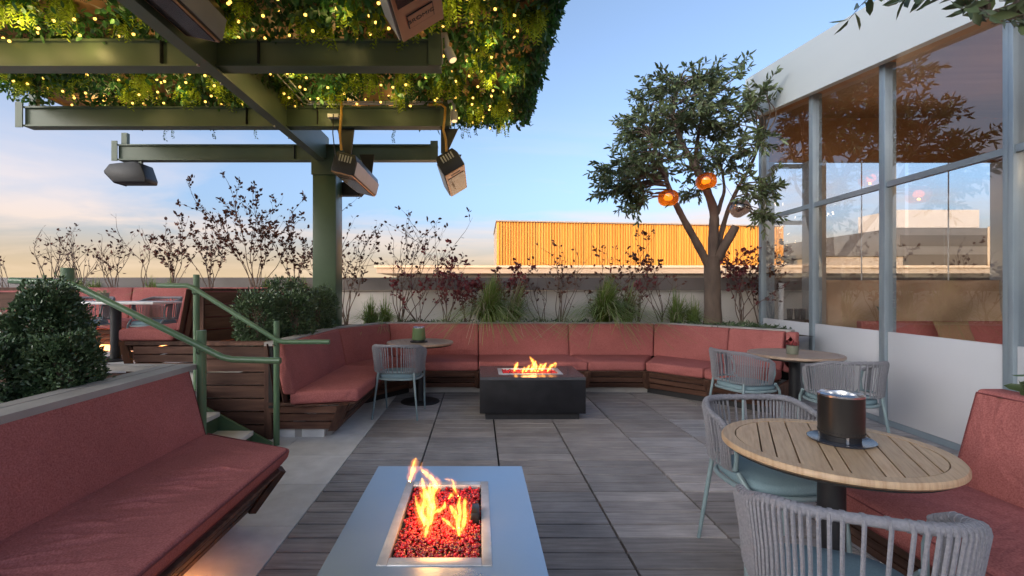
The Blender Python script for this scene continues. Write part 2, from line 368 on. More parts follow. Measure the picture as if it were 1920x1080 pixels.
def flame_material():
    m = bpy.data.materials.new('flame'); m.use_nodes = True; n, l = m.node_tree.nodes, m.node_tree.links; n.clear()
    o = n.new('ShaderNodeOutputMaterial'); e = n.new('ShaderNodeEmission'); e.inputs[0].default_value = (1, .40, .055, 1); e.inputs[1].default_value = 48
    t = n.new('ShaderNodeTexCoord'); mp = n.new('ShaderNodeMapping'); mp.inputs['Scale'].default_value = (1, 1, .45); l.new(t.outputs['Object'], mp.inputs[0])
    z = n.new('ShaderNodeTexNoise'); z.inputs['Scale'].default_value = 55; z.inputs['Detail'].default_value = 2; z.inputs['Distortion'].default_value = .8; l.new(mp.outputs[0], z.inputs['Vector'])
    mr = n.new('ShaderNodeMapRange'); mr.inputs[1].default_value = .38; mr.inputs[2].default_value = .66; mr.inputs[3].default_value = 4; mr.inputs[4].default_value = 85; l.new(z.outputs['Fac'], mr.inputs[0]); l.new(mr.outputs[0], e.inputs[1])
    l.new(e.outputs[0], o.inputs['Volume']); return m
FLAME = flame_material()
VEIL = FLAME.copy(); VEIL.name = 'flame_veil'
_e = next(x for x in VEIL.node_tree.nodes if x.type == 'EMISSION'); _e.inputs[0].default_value = (1, .26, .03, 1)
_m = next(x for x in VEIL.node_tree.nodes if x.type == 'MAP_RANGE'); _m.inputs[3].default_value = .3; _m.inputs[4].default_value = 9

# ------------------------------------------------------------------ ground, terrace slab, deck, paving
tag(MB().box(-3000, 3000, -3000, 3000, -14.2, -14).build('ground', GROUND), kind='structure')
tag(MB().box(-11, 12, -3, 8.2, -.5, -.045).build('terrace_slab', ROOFG), kind='structure')
tag(MB().box(-11, 12, -3, 8.4, -13.9, -.502).build('podium', CONC), kind='structure')

def wallx(y): return 3.832 + .07 * y
TX, TY = .62, .612
deck = tag(MB().box(-1.07, 4.05, 1.0, 6.9, -.04, -.03).build('deck', DARKBASE), kind='structure')
near_mb = MB()
tone_rng = random.Random(11)
for k in range(-4, 7):
    for c in range(9):
        x0 = -1.07 + c * TX; x1 = x0 + TX - .015
        tone = .82 + .16 * tone_rng.random()
        if tone_rng.random() < .16: tone = 1.22
        if (k, c) in ((2, 4), (0, 3), (1, 4), (2, 0), (1, 5), (3, 5)): tone = 1.22
        warm = 1 + tone_rng.uniform(-.03, .05)
        for q in range(4):
            y0 = 2.70 + k * TY + q * TY / 4; y1 = y0 + TY / 4 - (.019 if q == 3 else .0145)
            if x1 > wallx(y0): x1 = wallx(y0) - .01
            if k < -1:
                if x1 - x0 > .03: near_mb.box(x0, x1, y0, y1, -.028, 0)
                continue
            if x1 - x0 < .03: continue
            dz = tone_rng.uniform(-.0012, .0012)
            o = MB().box(x0, x1, y0, y1, -.028, dz).build('plank', PLANK, deck)
            t = tone * tone_rng.uniform(.94, 1.06)
            o.color = (t * warm, t, t / warm, 1)
o = near_mb.build('planks', PLANK, deck); o['kind'] = 'stuff'; o.color = (.9, .9, .9, 1)

paving = tag(MB().box(-2.0, -1.085, -.5, 6.2, -.04, -.032).build('paving', DARKBASE), kind='structure')
for k in range(-3, 7):
    y0 = 2.22 + k * .605
    for (x0, x1) in ((-1.68, -1.078), (-1.95, -1.684)):
        MB().box(x0, x1, y0, y0 + .60, -.03, 0).build('paver', STONE, paving)

# ------------------------------------------------------------------ cushions and slats
def sub(a, b): return (a[0] - b[0], a[1] - b[1])
def cushion(name, parent, corners, bev=.03, piping=None, mat_=None, puff=0.012):
    """soft block from 8 corners (4 bottom, 4 top), top and bottom swelling a little"""
    me = bpy.data.meshes.new(name); off = LOC.get(parent.name, Vector((0, 0, 0)))
    bm = bmesh.new()
    vs_ = [bm.verts.new(Vector(c) - off) for c in corners]
    for f in [(3, 2, 1, 0), (4, 5, 6, 7), (0, 1, 5, 4), (1, 2, 6, 5), (2, 3, 7, 6), (3, 0, 4, 7)]:
        bm.faces.new([vs_[i] for i in f])
    bmesh.ops.recalc_face_normals(bm, faces=bm.faces)
    bmesh.ops.bevel(bm, geom=list(bm.edges), offset=bev, segments=3, affect='EDGES', profile=.5, clamp_overlap=True)
    big = sorted(bm.faces, key=lambda f: -f.calc_area())[:2]
    res = bmesh.ops.inset_individual(bm, faces=big, thickness=.035, depth=puff * .6, use_even_offset=True)
    res = bmesh.ops.inset_individual(bm, faces=big, thickness=.06, depth=puff * .6, use_even_offset=True)
    bm.to_mesh(me); bm.free()
    for p in me.polygons: p.use_smooth = True
    me.materials.append(mat_ or FABRIC)
    o = place(bpy.data.objects.new(name, me), parent)
    if piping:
        mb = MB()
        for loop in piping:
            mb.tube([corners_lerp(corners, p) for p in loop], .0035, 5, closed=True)
        mb.build('piping', PIPING, o, smooth=True)
    return o
def corners_lerp(c, uvw):
    u, v, w = uvw
    c = [Vector(x) for x in c]
    b = (c[0] * (1 - u) + c[1] * u) * (1 - v) + (c[3] * (1 - u) + c[2] * u) * v
    t = (c[4] * (1 - u) + c[5] * u) * (1 - v) + (c[7] * (1 - u) + c[6] * u) * v
    return b * (1 - w) + t * w
E = .004
def rim(w, e0=.0):  # a loop round the block at height w
    return [(.01, .01, w), (.5, -.001, w), (.99, .01, w), (1.001, .5, w), (.99, .99, w), (.5, 1.001, w), (.01, .99, w), (-.001, .5, w)]
def back_cushion(parent, A, B, n, zb=.43, zt=.89, lean=.10, th=.11, piping=False, nA=None, nB=None):
    """nA, nB: mitre directions at the two ends (length grows with the mitre)"""
    n = Vector((n[0], n[1], 0)).normalized(); A = Vector((A[0], A[1], 0)); B = Vector((B[0], B[1], 0))
    nA = Vector((nA[0], nA[1], 0)) if nA else n; nB = Vector((nB[0], nB[1], 0)) if nB else n
    d = (B - A).normalized() * .004; A = A + d; B = B - d
    Z = Vector((0, 0, 1))
    c = [A + Z * zb, B + Z * zb, B + nB * th + Z * zb, A + nA * th + Z * zb,
         A + nA * lean + Z * zt, B + nB * lean + Z * zt, B + nB * (lean + th) + Z * zt, A + nA * (lean + th) + Z * zt]
    return cushion('back_cushion', parent, c, .022, [[(0.005, -.01, .02), (.995, -.01, .02), (.995, -.005, .96), (.005, -.005, .96)]] if piping else None)
def seat_cushion(parent, q, z0=.335, z1=.455, piping=False, name='seat_cushion'):
    c = [(p[0], p[1], z0) for p in q] + [(p[0], p[1], z1) for p in q]
    return cushion(name, parent, c, .03, [rim(.86), rim(.10)] if piping else None)
def slats(parent, A, B, A2, B2, z0, z1, n, th=.025, gap=.013, mat_=None, normal=None, name='slat'):
    """n boards one above the other between the line A-B at z0 and the line A2-B2 at z1"""
    mat_ = mat_ or WOODX
    d = Vector((B[0] - A[0], B[1] - A[1], 0)).normalized(); nn = Vector(normal + (0,)) if normal else Vector((-d.y, d.x, 0))
    for i in range(n):
        t0 = i / n; t1 = (i + 1) / n - gap / (z1 - z0)
        def L(t, P, Q): return Vector((P[0] + (Q[0] - P[0]) * t, P[1] + (Q[1] - P[1]) * t, z0 + (z1 - z0) * t))
        jit = random.uniform(-.002, .002)
        a0, b0, a1, b1 = L(t0, A, A2), L(t0, B, B2), L(t1, A, A2), L(t1, B, B2)
        o_ = nn * jit; bk = nn * th
        mb = MB().hexa([a0 + o_, b0 + o_, b0 + bk, a0 + bk, a1 + o_, b1 + o_, b1 + bk, a1 + bk])
        # grain runs along the board: turn the board's own frame so that local z is its length
        obj = mb.build(name, mat_, parent)
        mid = (a0 + b1) / 2 - LOC.get(parent.name, Vector((0, 0, 0)))
        rot = Matrix.Identity(3); rot.col[2] = d; rot.col[0] = Vector((0, 0, 1)); rot.col[1] = rot.col[2].cross(rot.col[0])
        M4 = Matrix.Translation(mid) @ rot.to_4x4()
        obj.data.transform(M4.inverted()); obj.matrix_local = M4
        LOC[obj.name] = LOC.get(parent.name, Vector((0, 0, 0)))
def board(parent, a, b, w, th, name='stile', mat_=None):
    """a square-cut board from a to b"""
    return MB().tube([a, b], w / 1.414, 4, flat=th / w).build(name, mat_ or WOODX, parent)

# ---- the U-shaped corner sofa
ub = thing('corner_sofa', (.5, 6.5, 0), 'long rose upholstered corner sofa wrapping the dark fire table at the back', 'sofa')
inner = [(-1.665, 4.36), (-1.64, 6.0), (-1.22, 6.86), (.0, 6.86), (1.30, 6.86), (2.49, 6.86), (3.12, 6.09), (3.52, 5.60)]
front = [(-1.12, 4.50), (-1.09, 5.80), (-.83, 6.21), (.0, 6.21), (1.42, 6.21), (2.15, 6.21), (2.64, 5.66), (3.05, 5.17)]
def nrm_out(A, B):
    d = (B[0] - A[0], B[1] - A[1]); L = math.hypot(*d); return (-d[1] / L, d[0] / L)
for i in range(len(inner) - 1):
    A, B = inner[i], inner[i + 1]
    n = nrm_out(A, B)
    def mit(j):
        n0 = nrm_out(inner[j - 1], inner[j]) if j > 0 else nrm_out(inner[0], inner[1])
        n1 = nrm_out(inner[j], inner[j + 1]) if j < len(inner) - 1 else n0
        m = Vector((n0[0] + n1[0], n0[1] + n1[1])).normalized(); return tuple(m / max(.5, m.x * n0[0] + m.y * n0[1]))
    back_cushion(ub, A, B, n, nA=mit(i), nB=mit(i + 1))
    q = [front[i], front[i + 1], B, A]
    # shrink along the seam
    d = Vector((B[0] - A[0], B[1] - A[1])).normalized() * .004
    q = [(front[i][0] + d.x, front[i][1] + d.y), (front[i + 1][0] - d.x, front[i + 1][1] - d.y), (B[0] + n[0] * .05 - d.x, B[1] + n[1] * .05 - d.y), (A[0] + n[0] * .05 + d.x, A[1] + n[1] * .05 + d.y)]
    seat_cushion(ub, q)
def inset(P, i, off):
    a = P[max(i - 1, 0)]; b = P[min(i + 1, len(P) - 1)]
    n = nrm_out(a, b); return (P[i][0] + n[0] * off, P[i][1] + n[1] * off)
ff = [inset(front, i, .05) for i in range(len(front))]; fb = [inset(front, i, .22) for i in range(len(front))]
ff[0] = (-1.17, 4.50); fb[0] = (-1.31, 4.56)
for i in range(len(front) - 1):
    slats(ub, fb[i], fb[i + 1], ff[i], ff[i + 1], .085, .325, 3)
    pl = [inset(front, j, .30) for j in (i, i + 1)]
    if i == 0: pl[0] = (-1.40, 4.60)
    bo = [inset(front, j, .60) for j in (i, i + 1)]
    MB().quadprism([pl[0], pl[1], bo[1], bo[0]], 0.001, .083).build('plinth', BLACK if i in (1, 5, 6) else CAP, ub)  # black segments: shadow under the sofa put into the plinth colour
    a, b = fb[i], ff[i]
    if 0 < i: board(ub, (a[0], a[1] - .012, .085), (b[0], b[1] - .012, .325), .07, .035)
# deck board under the cushions
for i in range(len(front) - 1):
    MB().quadprism([inset(front, i, .03), inset(front, i + 1, .03), inner[i + 1], inner[i]], .322, .334).build('seat_board', WOODX, ub)
MB().quadprism([(3.10, 5.10), (3.14, 5.13), (3.76, 5.70), (3.72, 5.74)], .0, .33).build('end_panel', WOODX, ub)
back_cushion(ub, (3.525, 5.59), (3.60, 5.50), (.78, .62))
# end panel facing the stairs
slats(ub, (-1.93, 4.50), (-1.375, 4.50), (-1.93, 4.42), (-1.275, 4.42), .085, .325, 3, normal=(0, 1))
board(ub, (-1.345, 4.49, .085), (-1.235, 4.43, .335), .11, .04)
MB().box(-1.90, -1.45, 4.53, 4.62, .001, .083).build('plinth', STONE, ub)
MB().hexa([(-1.93, 4.40, .327), (-1.66, 4.40, .327), (-1.66, 4.52, .327), (-1.93, 4.52, .327), (-1.93, 4.40, .352), (-1.66, 4.40, .352), (-1.66, 4.52, .352), (-1.93, 4.52, .352)]).build('rail', WOODX, ub)
for (xa, xb, w) in ((-1.70, -1.80, .06), (-1.775, -1.875, .06), (-1.86, -1.93, .06)):
    board(ub, (xa, 4.43, .355), (xb, 4.43, .89), w, .035)

# ---- planter round the sofa (back and left)
def cap_strip(parent, P, w, z0, z1, side=1, name='cap'):
    for i in range(len(P) - 1):
        a, b = P[i], P[i + 1]
        def o2(j):
            n0 = nrm_out(P[max(j - 1, 0)], P[j]) if j > 0 else nrm_out(P[0], P[1])
            n1 = nrm_out(P[j], P[min(j + 1, len(P) - 1)]) if j < len(P) - 1 else n0
            m = Vector((n0[0] + n1[0], n0[1] + n1[1])).normalized(); k = 1 / max(.5, m.x * n0[0] + m.y * n0[1])
            return (P[j][0] + m.x * w * k * side, P[j][1] + m.y * w * k * side)
        MB().quadprism([a, b, o2(i + 1), o2(i)], z0, z1).build(name, CAP, parent)
pl = thing('garden_planter', (0, 7.5, 0), 'long planter bed behind the corner sofa below the pale parapet wall', 'planter')
outer = [(-1.83, 4.40), (-1.80, 6.10), (-1.36, 7.03), (2.60, 7.03), (3.27, 6.21), (3.70, 5.70)]
cap_strip(pl, outer, .13, .87, .905)
MB().add([(-2.55, 4.56, .80), (-1.95, 4.56, .80), (-1.93, 6.15, .80), (-1.45, 7.15, .80), (2.7, 7.15, .80), (3.6, 6.2, .80), (4.2, 6.0, .80), (4.2, 8.1, .80), (-3.0, 8.1, .80)],
         [(0, 1, 2, 3, 8), (3, 4, 5, 6, 7, 8)]).build('soil', SOIL, pl)
for i in range(len(outer) - 1):
    a, b = outer[i], outer[i + 1]; n = nrm_out(a, b)
    MB().quadprism([(a[0] + n[0] * .05, a[1] + n[1] * .05), (b[0] + n[0] * .05, b[1] + n[1] * .05), (b[0] + n[0] * .09, b[1] + n[1] * .09), (a[0] + n[0] * .09, a[1] + n[1] * .09)], .3, .868).build('liner', DARKBASE, pl)
slats(pl, (-2.56, 4.46), (-1.985, 4.46), (-2.56, 4.46), (-1.985, 4.46), .02, .87, 7, normal=(0, 1))
MB().box(-1.982, -1.91, 4.45, 4.49, .0, .87).build('stile', WOODX, pl)
MB().box(-2.60, -1.92, 4.43, 4.56, .872, .90).build('cap', WOODX, pl)

# ---- sofa on the left, near
ls = thing('lounge_sofa', (-1.5, 1.5, 0), 'rose lounge sofa with a creased seat beside the stair handrail', 'sofa')
back_cushion(ls, (-1.75, -.6), (-1.75, 3.12), (-1, 0), zt=.885, lean=.12, th=.10, piping=True)
def creased_seat(parent):
    nx, ny = 60, 620
    x0, x1, z0, z1 = -1.80, -1.10, .335, .455
    def yend(u): return 3.10 - .30 * u
    prof = []
    r = .03
    for a in np.linspace(0, 1, 6): prof.append((x1 - r + r * math.sin(a * math.pi / 2), z0 + r - r * math.cos(a * math.pi / 2)))
    for a in np.linspace(.15, .85, 4): prof.append((x1 + .008 * math.sin(a * math.pi), z0 + r + (z1 - z0 - 2 * r) * a))
    for a in np.linspace(0, 1, 6): prof.append((x1 - r + r * math.cos(a * math.pi / 2), z1 - r + r * math.sin(a * math.pi / 2)))
    for a in np.linspace(0, 1, nx)[1:]: prof.append((x1 - r + (x0 - x1 + r) * a, z1))
    prof = np.array(prof); P = len(prof)
    prof[:16, 0] -= .07 * (1 - (prof[:16, 1] - z0) / (z1 - z0))
    cr_rng = np.random.default_rng(5)
    J = np.arange(ny + 6)[:, None]; x = np.broadcast_to(prof[None, :, 0], (ny + 6, P)); z = np.array(np.broadcast_to(prof[None, :, 1], (ny + 6, P)))
    u = (x - x0) / (x1 - x0); ye = 3.10 - .30 * u
    y = -.6 + (ye + .6) * np.minimum(J / (ny - 1), 1)
    a_ = np.clip((J - ny + 1) / 6, 0, 1) * math.pi / 2
    y = y + .03 * np.sin(a_); zm = (z0 + z1) / 2
    top = (z > z1 - .004) & (J < ny)
    w = np.sin(np.clip(u, 0, 1) * math.pi) ** .5 * np.clip((ye - y) / .12, 0, 1)
    dz = .014 * w
    for k in range(15):
        yc = 1.45 + .075 * k + cr_rng.normal() * .025; xc = -1.56 + .016 * k + cr_rng.normal() * .035
        sx, sy, rot, amp = cr_rng.uniform(.07, .17), cr_rng.uniform(.010, .016), cr_rng.uniform(-.1, .5), cr_rng.uniform(.010, .022)
        dx_ = x - xc; dy_ = y - yc - rot * dx_ - .5 * dx_ ** 2
        dz = dz + amp * np.exp(-(dx_ / sx) ** 2) * (np.exp(-(dy_ / sy) ** 2) - .75 * np.exp(-((dy_ - 2 * sy) / (1.4 * sy)) ** 2))
    dz = dz + .0025 * np.sin(x * 9 + y * 4) * np.sin(y * 7 - x * 3) * w
    z = np.where(top, z + dz, z); z = zm + (z - zm) * (1 - .12 * (1 - np.cos(a_)))
    V = np.stack([x, y, z], -1)
    idx = np.arange((ny + 6) * P).reshape(ny + 6, P)
    Fq = np.stack([idx[:-1, :-1], idx[1:, :-1], idx[1:, 1:], idx[:-1, 1:]], -1).reshape(-1, 4)[:, ::-1]
    Vf = V.reshape(-1, 3)
    # closing end cap
    cpt = V[-1].mean(0); Vf = np.concatenate([Vf, [cpt]]); ci = len(Vf) - 1
    cap = np.array([[idx[-1, i], ci, ci, idx[-1, i + 1]] for i in range(P - 1)])
    o = np_mesh('seat_cushion', Vf, Fq, FABRIC, parent, smooth=True)
    MB().add([V[-1, i] for i in range(P)], [tuple(range(P))]).build('end_panel', FABRIC, o)
    mb = MB(); mb.tube([(x1 - .006, -.6, z1 - .004), (x1 - .006, yend(1) - .01, z1 - .004), (x1 - .04, yend(.95) + .022, z1 - .004), (x0 + .05, yend(.07) + .03, z1 + .001)], .004, 6)
    mb.tube([(x1 - .056, -.6, z0 + .022), (x1 - .056, yend(1), z0 + .022)], .0035, 6)
    mb.build('piping', PIPING, o, smooth=True)
creased_seat(ls)
slats(ls, (-1.33, -.6), (-1.33, 2.78), (-1.17, -.6), (-1.17, 2.83), .10, .325, 3)
board(ls, (-1.325, 2.80, .10), (-1.165, 2.84, .33), .06, .05)
slats(ls, (-1.36, 2.84), (-1.9, 3.08), (-1.20, 2.86), (-1.9, 3.10), .10, .325, 3, normal=(0, -1))
MB().quadprism([(-1.15, -.6), (-1.15, 2.80), (-1.75, 3.08), (-1.75, -.6)], .322, .334).build('seat_board', WOODX, ls)
MB().box(-1.7, -1.46, -.6, 2.7, .001, .098).build('plinth', STONE, ls)
MB().box(-1.42, -1.39, -.4, 2.25, .112, .128).build('led_strip', LED, ls)

# ---- planter behind the near sofa
np_ = thing('stair_planter', (-2.4, 1.5, 0), 'raised planter box with box shrubs behind the near rose sofa', 'planter')
MB().box(-2.06, -1.985, -.6, 3.09, .86, .895).build('cap', CAP, np_)
MB().box(-1.983, -1.86, -.6, 3.20, .86, .893).build('cap', CAP, np_)
MB().box(-2.95, -1.985, 3.092, 3.19, .86, .895).build('cap', CAP, np_)
MB().box(-2.95, -2.062, -.6, 3.09, .0, .78).build('soil', SOIL, np_)
MB().box(-2.06, -1.90, -.6, 3.088, .0, .858).build('liner', WOODX, np_)
slats(np_, (-2.95, 3.13), (-1.90, 3.13), (-2.95, 3.13), (-1.90, 3.13), .0, .858, 6, normal=(0, -1))

# ---- the sofa on the right, near
rs = thing('banquette', (2, 1.3, 0), 'rose banquette beside the round teak table under the glazed wall', 'sofa')
seat_cushion(rs, [(1.70, .1), (2.36, .1), (2.36, 2.62), (1.70, 2.62)], piping=True)
back_cushion(rs, (2.30, 2.36), (2.30, .1), (1, 0), zt=.905, lean=.13, th=.13, piping=True)
slats(rs, (1.90, 2.58), (1.90, .1), (1.75, 2.58), (1.75, .1), .10, .325, 3, normal=(1, 0))
slats(rs, (1.90, 2.58), (2.5, 2.58), (1.75, 2.58), (2.5, 2.58), .10, .325, 3, normal=(0, -1))
MB().box(1.73, 2.36, .1, 2.58, .322, .334).build('seat_board', WOODX, rs)
MB().box(2.0, 2.4, .1, 2.4, .001, .098).build('plinth', STONE, rs)
rp_ = thing('side_planter', (3, 1.2, 0), 'planter box with a leafy edge plant behind the banquette', 'planter')
MB().box(2.60, 3.55, .1, 2.30, .0, .82).build('box', WOODX, rp_)
MB().box(2.64, 3.5, .14, 2.26, .821, .86).build('soil', SOIL, rp_)

# ------------------------------------------------------------------ stairs and rails
st = thing('stairs', (-2.2, 3.7, 0), 'short flight of pale steps between the green handrails', 'stairs')
for i in range(2):
    x1 = -1.97 - .29 * i
    MB().box(x1 - .30, x1 + .02, 3.24, 4.18, .163 * (i + 1) - .04, .163 * (i + 1)).build('tread', STONE, st, bevel=.006)
    MB().box(x1 - .28, x1, 3.24, 4.18, .163 * i, .163 * (i + 1) - .041).build('riser', GREEN, st)
for y in (3.215, 4.205):
    MB().prism([(-1.80, .0), (-1.80, .05), (-2.56, .46), (-2.56, .30), (-2.0, .0)], y - .012, y + .012, 'y').build('stringer', RAILG, st)
ut = tag(MB().box(-11, -2.57, -3, 8.19, -.04, .49).build('upper_terrace', STONE), kind='structure')

def handrail(name, label, Y, pts, posts, ends):
    t = thing(name, (posts[0][0], Y, 0), label, 'handrail')
    mb = MB(); mb.tube(pts, .021, 12); mb.build('rail', RAILG, t, smooth=True)
    for (x, z0, z1, r) in posts:
        yy = Y + (.055 if r < .03 else .06)
        MB().tube([(x, yy, z0), (x, yy, z1)], r, 16).build('post', RAILG, t, smooth=True)
    for (x, z) in ends:
        MB().tube([(x, Y + .05, z - .06), (x, Y + .02, z - .065), (x, Y, z - .05), (x, Y, z - .015)], .007, 8).build('bracket', RAILG, t, smooth=True)
YF, YN = 4.24, 3.14
handrail('handrail', 'green stair handrail in front of the slatted planter wall', YF,
         [(-1.31, YF, .925), (-1.72, YF, .925), (-1.78, YF, .945), (-2.50, YF, 1.395), (-2.56, YF, 1.42), (-2.82, YF, 1.422)],
         [(-1.80, 0, 1.105, .026), (-2.515, .49, 1.52, .026)], [(-1.80, .955), (-2.515, 1.41)])
handrail('handrail', 'green stair handrail beside the near rose sofa and box shrubs', YN,
         [(-1.29, YN, .922), (-1.60, YN, .930), (-1.67, YN, .945), (-2.60, YN, 1.40), (-2.67, YN, 1.43), (-3.05, YN, 1.445)],
         [(-1.84, .0, 1.115, .030), (-2.73, .49, 1.53, .038)], [(-1.84, 1.03), (-2.73, 1.43)])

# ------------------------------------------------------------------ upper terrace furniture
us = thing('terrace_sofa', (-5, 7, .49), 'rose sofa along the parapet on the raised terrace', 'sofa')
zb = .49
for (xa, xb) in ((-7.9, -6.66), (-6.66, -5.42), (-5.42, -4.18), (-4.18, -3.02)):
    back_cushion(us, (xa, 7.45), (xb, 7.45), (0, 1), zb=zb + .44, zt=zb + .93, lean=.1, th=.1)
    seat_cushion(us, [(xa + .004, 6.86), (xb - .004, 6.86), (xb - .004, 7.5), (xa + .004, 7.5)], zb + .335, zb + .455)
slats(us, (-7.9, 7.10), (-3.4, 7.10), (-7.9, 6.94), (-3.4, 6.94), zb + .085, zb + .33, 3)
MB().box(-7.9, -3.3, 7.2, 7.4, zb, zb + .083).build('plinth', STONE, us)
MB().box(-7.9, -3.4, 7.14, 7.17, zb + .10, zb + .112).build('led_strip', LED, us)
ue = thing('terrace_bench', (-3.5, 6, .49), 'rose cushioned wooden bench end beside the upper handrail post', 'bench')
seat_cushion(ue, [(-3.86, 5.15), (-3.27, 5.15), (-3.27, 6.82), (-3.86, 6.82)], zb + .345, zb + .47)
back_cushion(ue, (-3.28, 6.82), (-3.28, 5.2), (1, 0), zb=zb + .45, zt=zb + .90, lean=.10, th=.08)
slats(ue, (-3.68, 5.16), (-3.05, 5.16), (-3.70, 5.16), (-3.05, 5.16), zb + .03, zb + .30, 3, normal=(0, 1))
board(ue, (-3.72, 5.16, zb), (-3.80, 5.16, zb + .34), .10, .035)
MB().box(-3.84, -3.05, 5.14, 5.19, zb + .302, zb + .342).build('rail', WOODX, ue)
slats(ue, (-3.68, 6.8), (-3.68, 5.2), (-3.80, 6.8), (-3.80, 5.2), zb + .05, zb + .33, 3, normal=(1, 0))
for (xa, xb, w) in ((-3.215, -3.115, .06), (-3.145, -3.045, .06), (-3.06, -3.0, .075)):
    board(ue, (xa, 5.18, zb + .345), (xb, 5.18, zb + .90), w, .035)
wp = thing('slatted_planter', (-2.8, 5.8, .49), 'brown slatted planter wall behind the clipped shrubs by the post', 'planter')
slats(wp, (-3.0, 5.2), (-2.35, 6.7), (-3.0, 5.2), (-2.35, 6.7), zb - .1, zb + .88, 7, normal=(-.9, .4))
MB().quadprism([(-3.03, 5.17), (-2.34, 6.72), (-2.44, 6.78), (-3.13, 5.2)], zb + .882, zb + .91).build('cap', WOODX, wp)
MB().box(-3.02, -2.95, 5.165, 5.198, zb - .1, zb + .88).build('stile', WOODX, wp)
lp = thing('slatted_screen', (-4.6, 4.4, .49), 'brown wooden slatted planter side left of the upper handrail', 'planter')
slats(lp, (-6.6, 4.4), (-4.12, 4.4), (-6.6, 4.4), (-4.12, 4.4), zb, zb + .885, 5, normal=(0, 1))
MB().box(-6.6, -4.10, 4.37, 4.5, zb + .887, zb + .915).build('cap', WOODX, lp)
tt = thing('terrace_table', (-4.62, 6.25, .49), 'white topped table on a dark pedestal on the raised terrace', 'table')
MB().box(-5.31, -3.95, 5.85, 6.45, zb + .715, zb + .745).build('tabletop', WHITET, tt, bevel=.006)
MB().lathe([(.25, zb), (.25, zb + .015), (.06, zb + .02), (.06, zb + .713)], (-4.63, 6.15, 0), 24).build('pedestal', BLACK, tt, smooth=True)

# ------------------------------------------------------------------ parapet and neighbours
pw = thing('parapet_wall', (0, 8.2, 0), 'pale rendered parapet wall with dark coping behind the plants', 'wall')
MB().box(-11, 12, 8.2, 8.4, -.5, 1.37).build('wall', WALLP, pw)
MB().box(-11, 12, 8.12, 8.46, 1.372, 1.59).build('coping', COPING, pw)
gb = thing('gold_building', (12, 36, -14), 'gold corrugated building glowing in the low sun beyond the parapet', 'building')
GA, GB_ = Vector((1.36, 35, 0)), Vector((24.1, 37.9, 0))
gd = (GB_ - GA); gl_ = gd.length; gd = gd.normalized(); gn = Vector((-gd.y, gd.x, 0))
MB().hexa([GA + gn * .2 + Vector((0, 0, -13.9)), GB_ + gn * .2 + Vector((0, 0, -13.9)), GB_ + Vector((0, 9, -13.9)), GA + Vector((.06, 8.8, -13.9)),
           GA + gn * .2 + Vector((0, 0, 6.3)), GB_ + gn * .2 + Vector((0, 0, 6.3)), GB_ + Vector((0, 9, 6.3)), GA + Vector((.06, 8.8, 6.3))]).build('wall', CONC, gb)
mb = MB(); npitch = 112; step = gl_ / npitch
for i in range(npitch):
    dp = .10 + .025 * math.sin(i * 2.1) + .02 * math.sin(i * .71)
    prof = [(0, .18), (.30, .18), (.36, .18 - dp), (.80, .18 - dp), (.86, .18), (1, .18)]
    for a, b in zip(prof[:-1], prof[1:]):
        p0 = GA + gd * step * (i + a[0]) + gn * a[1]; p1 = GA + gd * step * (i + b[0]) + gn * b[1]
        jit = 0.02 * math.sin(i * 1.7) + .015 * math.sin(i * .37)
        mb.add([p0 + Vector((0, 0, -13.9)), p1 + Vector((0, 0, -13.9)), p1 + Vector((0, 0, 6.34)), p0 + Vector((0, 0, 6.34))], [(0, 1, 2, 3)])
o = mb.build('ribbed_cladding', GOLD, gb); o['kind'] = 'stuff'
MB().hexa([GA + gn * -.05 + Vector((-.1, 0, 6.345)), GB_ + gn * -.05 + Vector((0, 0, 6.345)), GB_ + Vector((0, 9, 6.345)), GA + Vector((0, 8.8, 6.345)),
           GA + gn * -.05 + Vector((-.1, 0, 6.43)), GB_ + gn * -.05 + Vector((0, 0, 6.43)), GB_ + Vector((0, 9, 6.43)), GA + Vector((0, 8.8, 6.43))]).build('coping', CONC, gb)
nr = thing('neighbouring_roof', (5, 26, -14), 'low neighbouring block with an overhanging flat roof edge below the gold cladding', 'building')
MB().box(-4.2, 30, 25.4, 34, -13.9, 2.2).build('wall', CONCL, nr)
MB().box(-5.2, 30, 24.6, 34.2, 2.22, 2.58).build('roof', CONC, nr)
MB().box(12.4, 12.55, 24.5, 24.58, 2.0, 2.6).build('downpipe', CONC, nr)
MB().box(-5.3, 30, 24.5, 24.6, 2.5, 2.62).build('roof_trim', CONCL, nr)
ob = thing('office_block', (39, 41, -14), 'grey office block with a pale top band seen through the glazing', 'building')
MB().box(34.5, 47, 40, 55, -13.9, 6.5).build('wall', GREYB, ob)
MB().box(34.7, 41.5, 39.9, 44, 6.52, 8.0).build('penthouse', PANELW, ob)
for zz in (1.8, 3.4, 5.0):
    MB().box(35, 46.5, 39.93, 39.99, zz, zz + .9).build('window', HEATG, ob)
MB().box(42.2, 43.4, 39.7, 39.92, 1, 6.6).build('stair_panel', CONCL, ob)
lb = thing('low_block', (30, 40, -14), 'low pale block with a flat roof seen through the glazing', 'building')
MB().box(27.5, 33.5, 38, 48, -13.9, 4.0).build('wall', CONC, lb)
MB().box(27.2, 33.6, 37.8, 48.2, 4.02, 4.35).build('roof', GREYB, lb)
MB().box(28.5, 33, 37.9, 37.99, 2.0, 3.2).build('window', HEATG, lb)
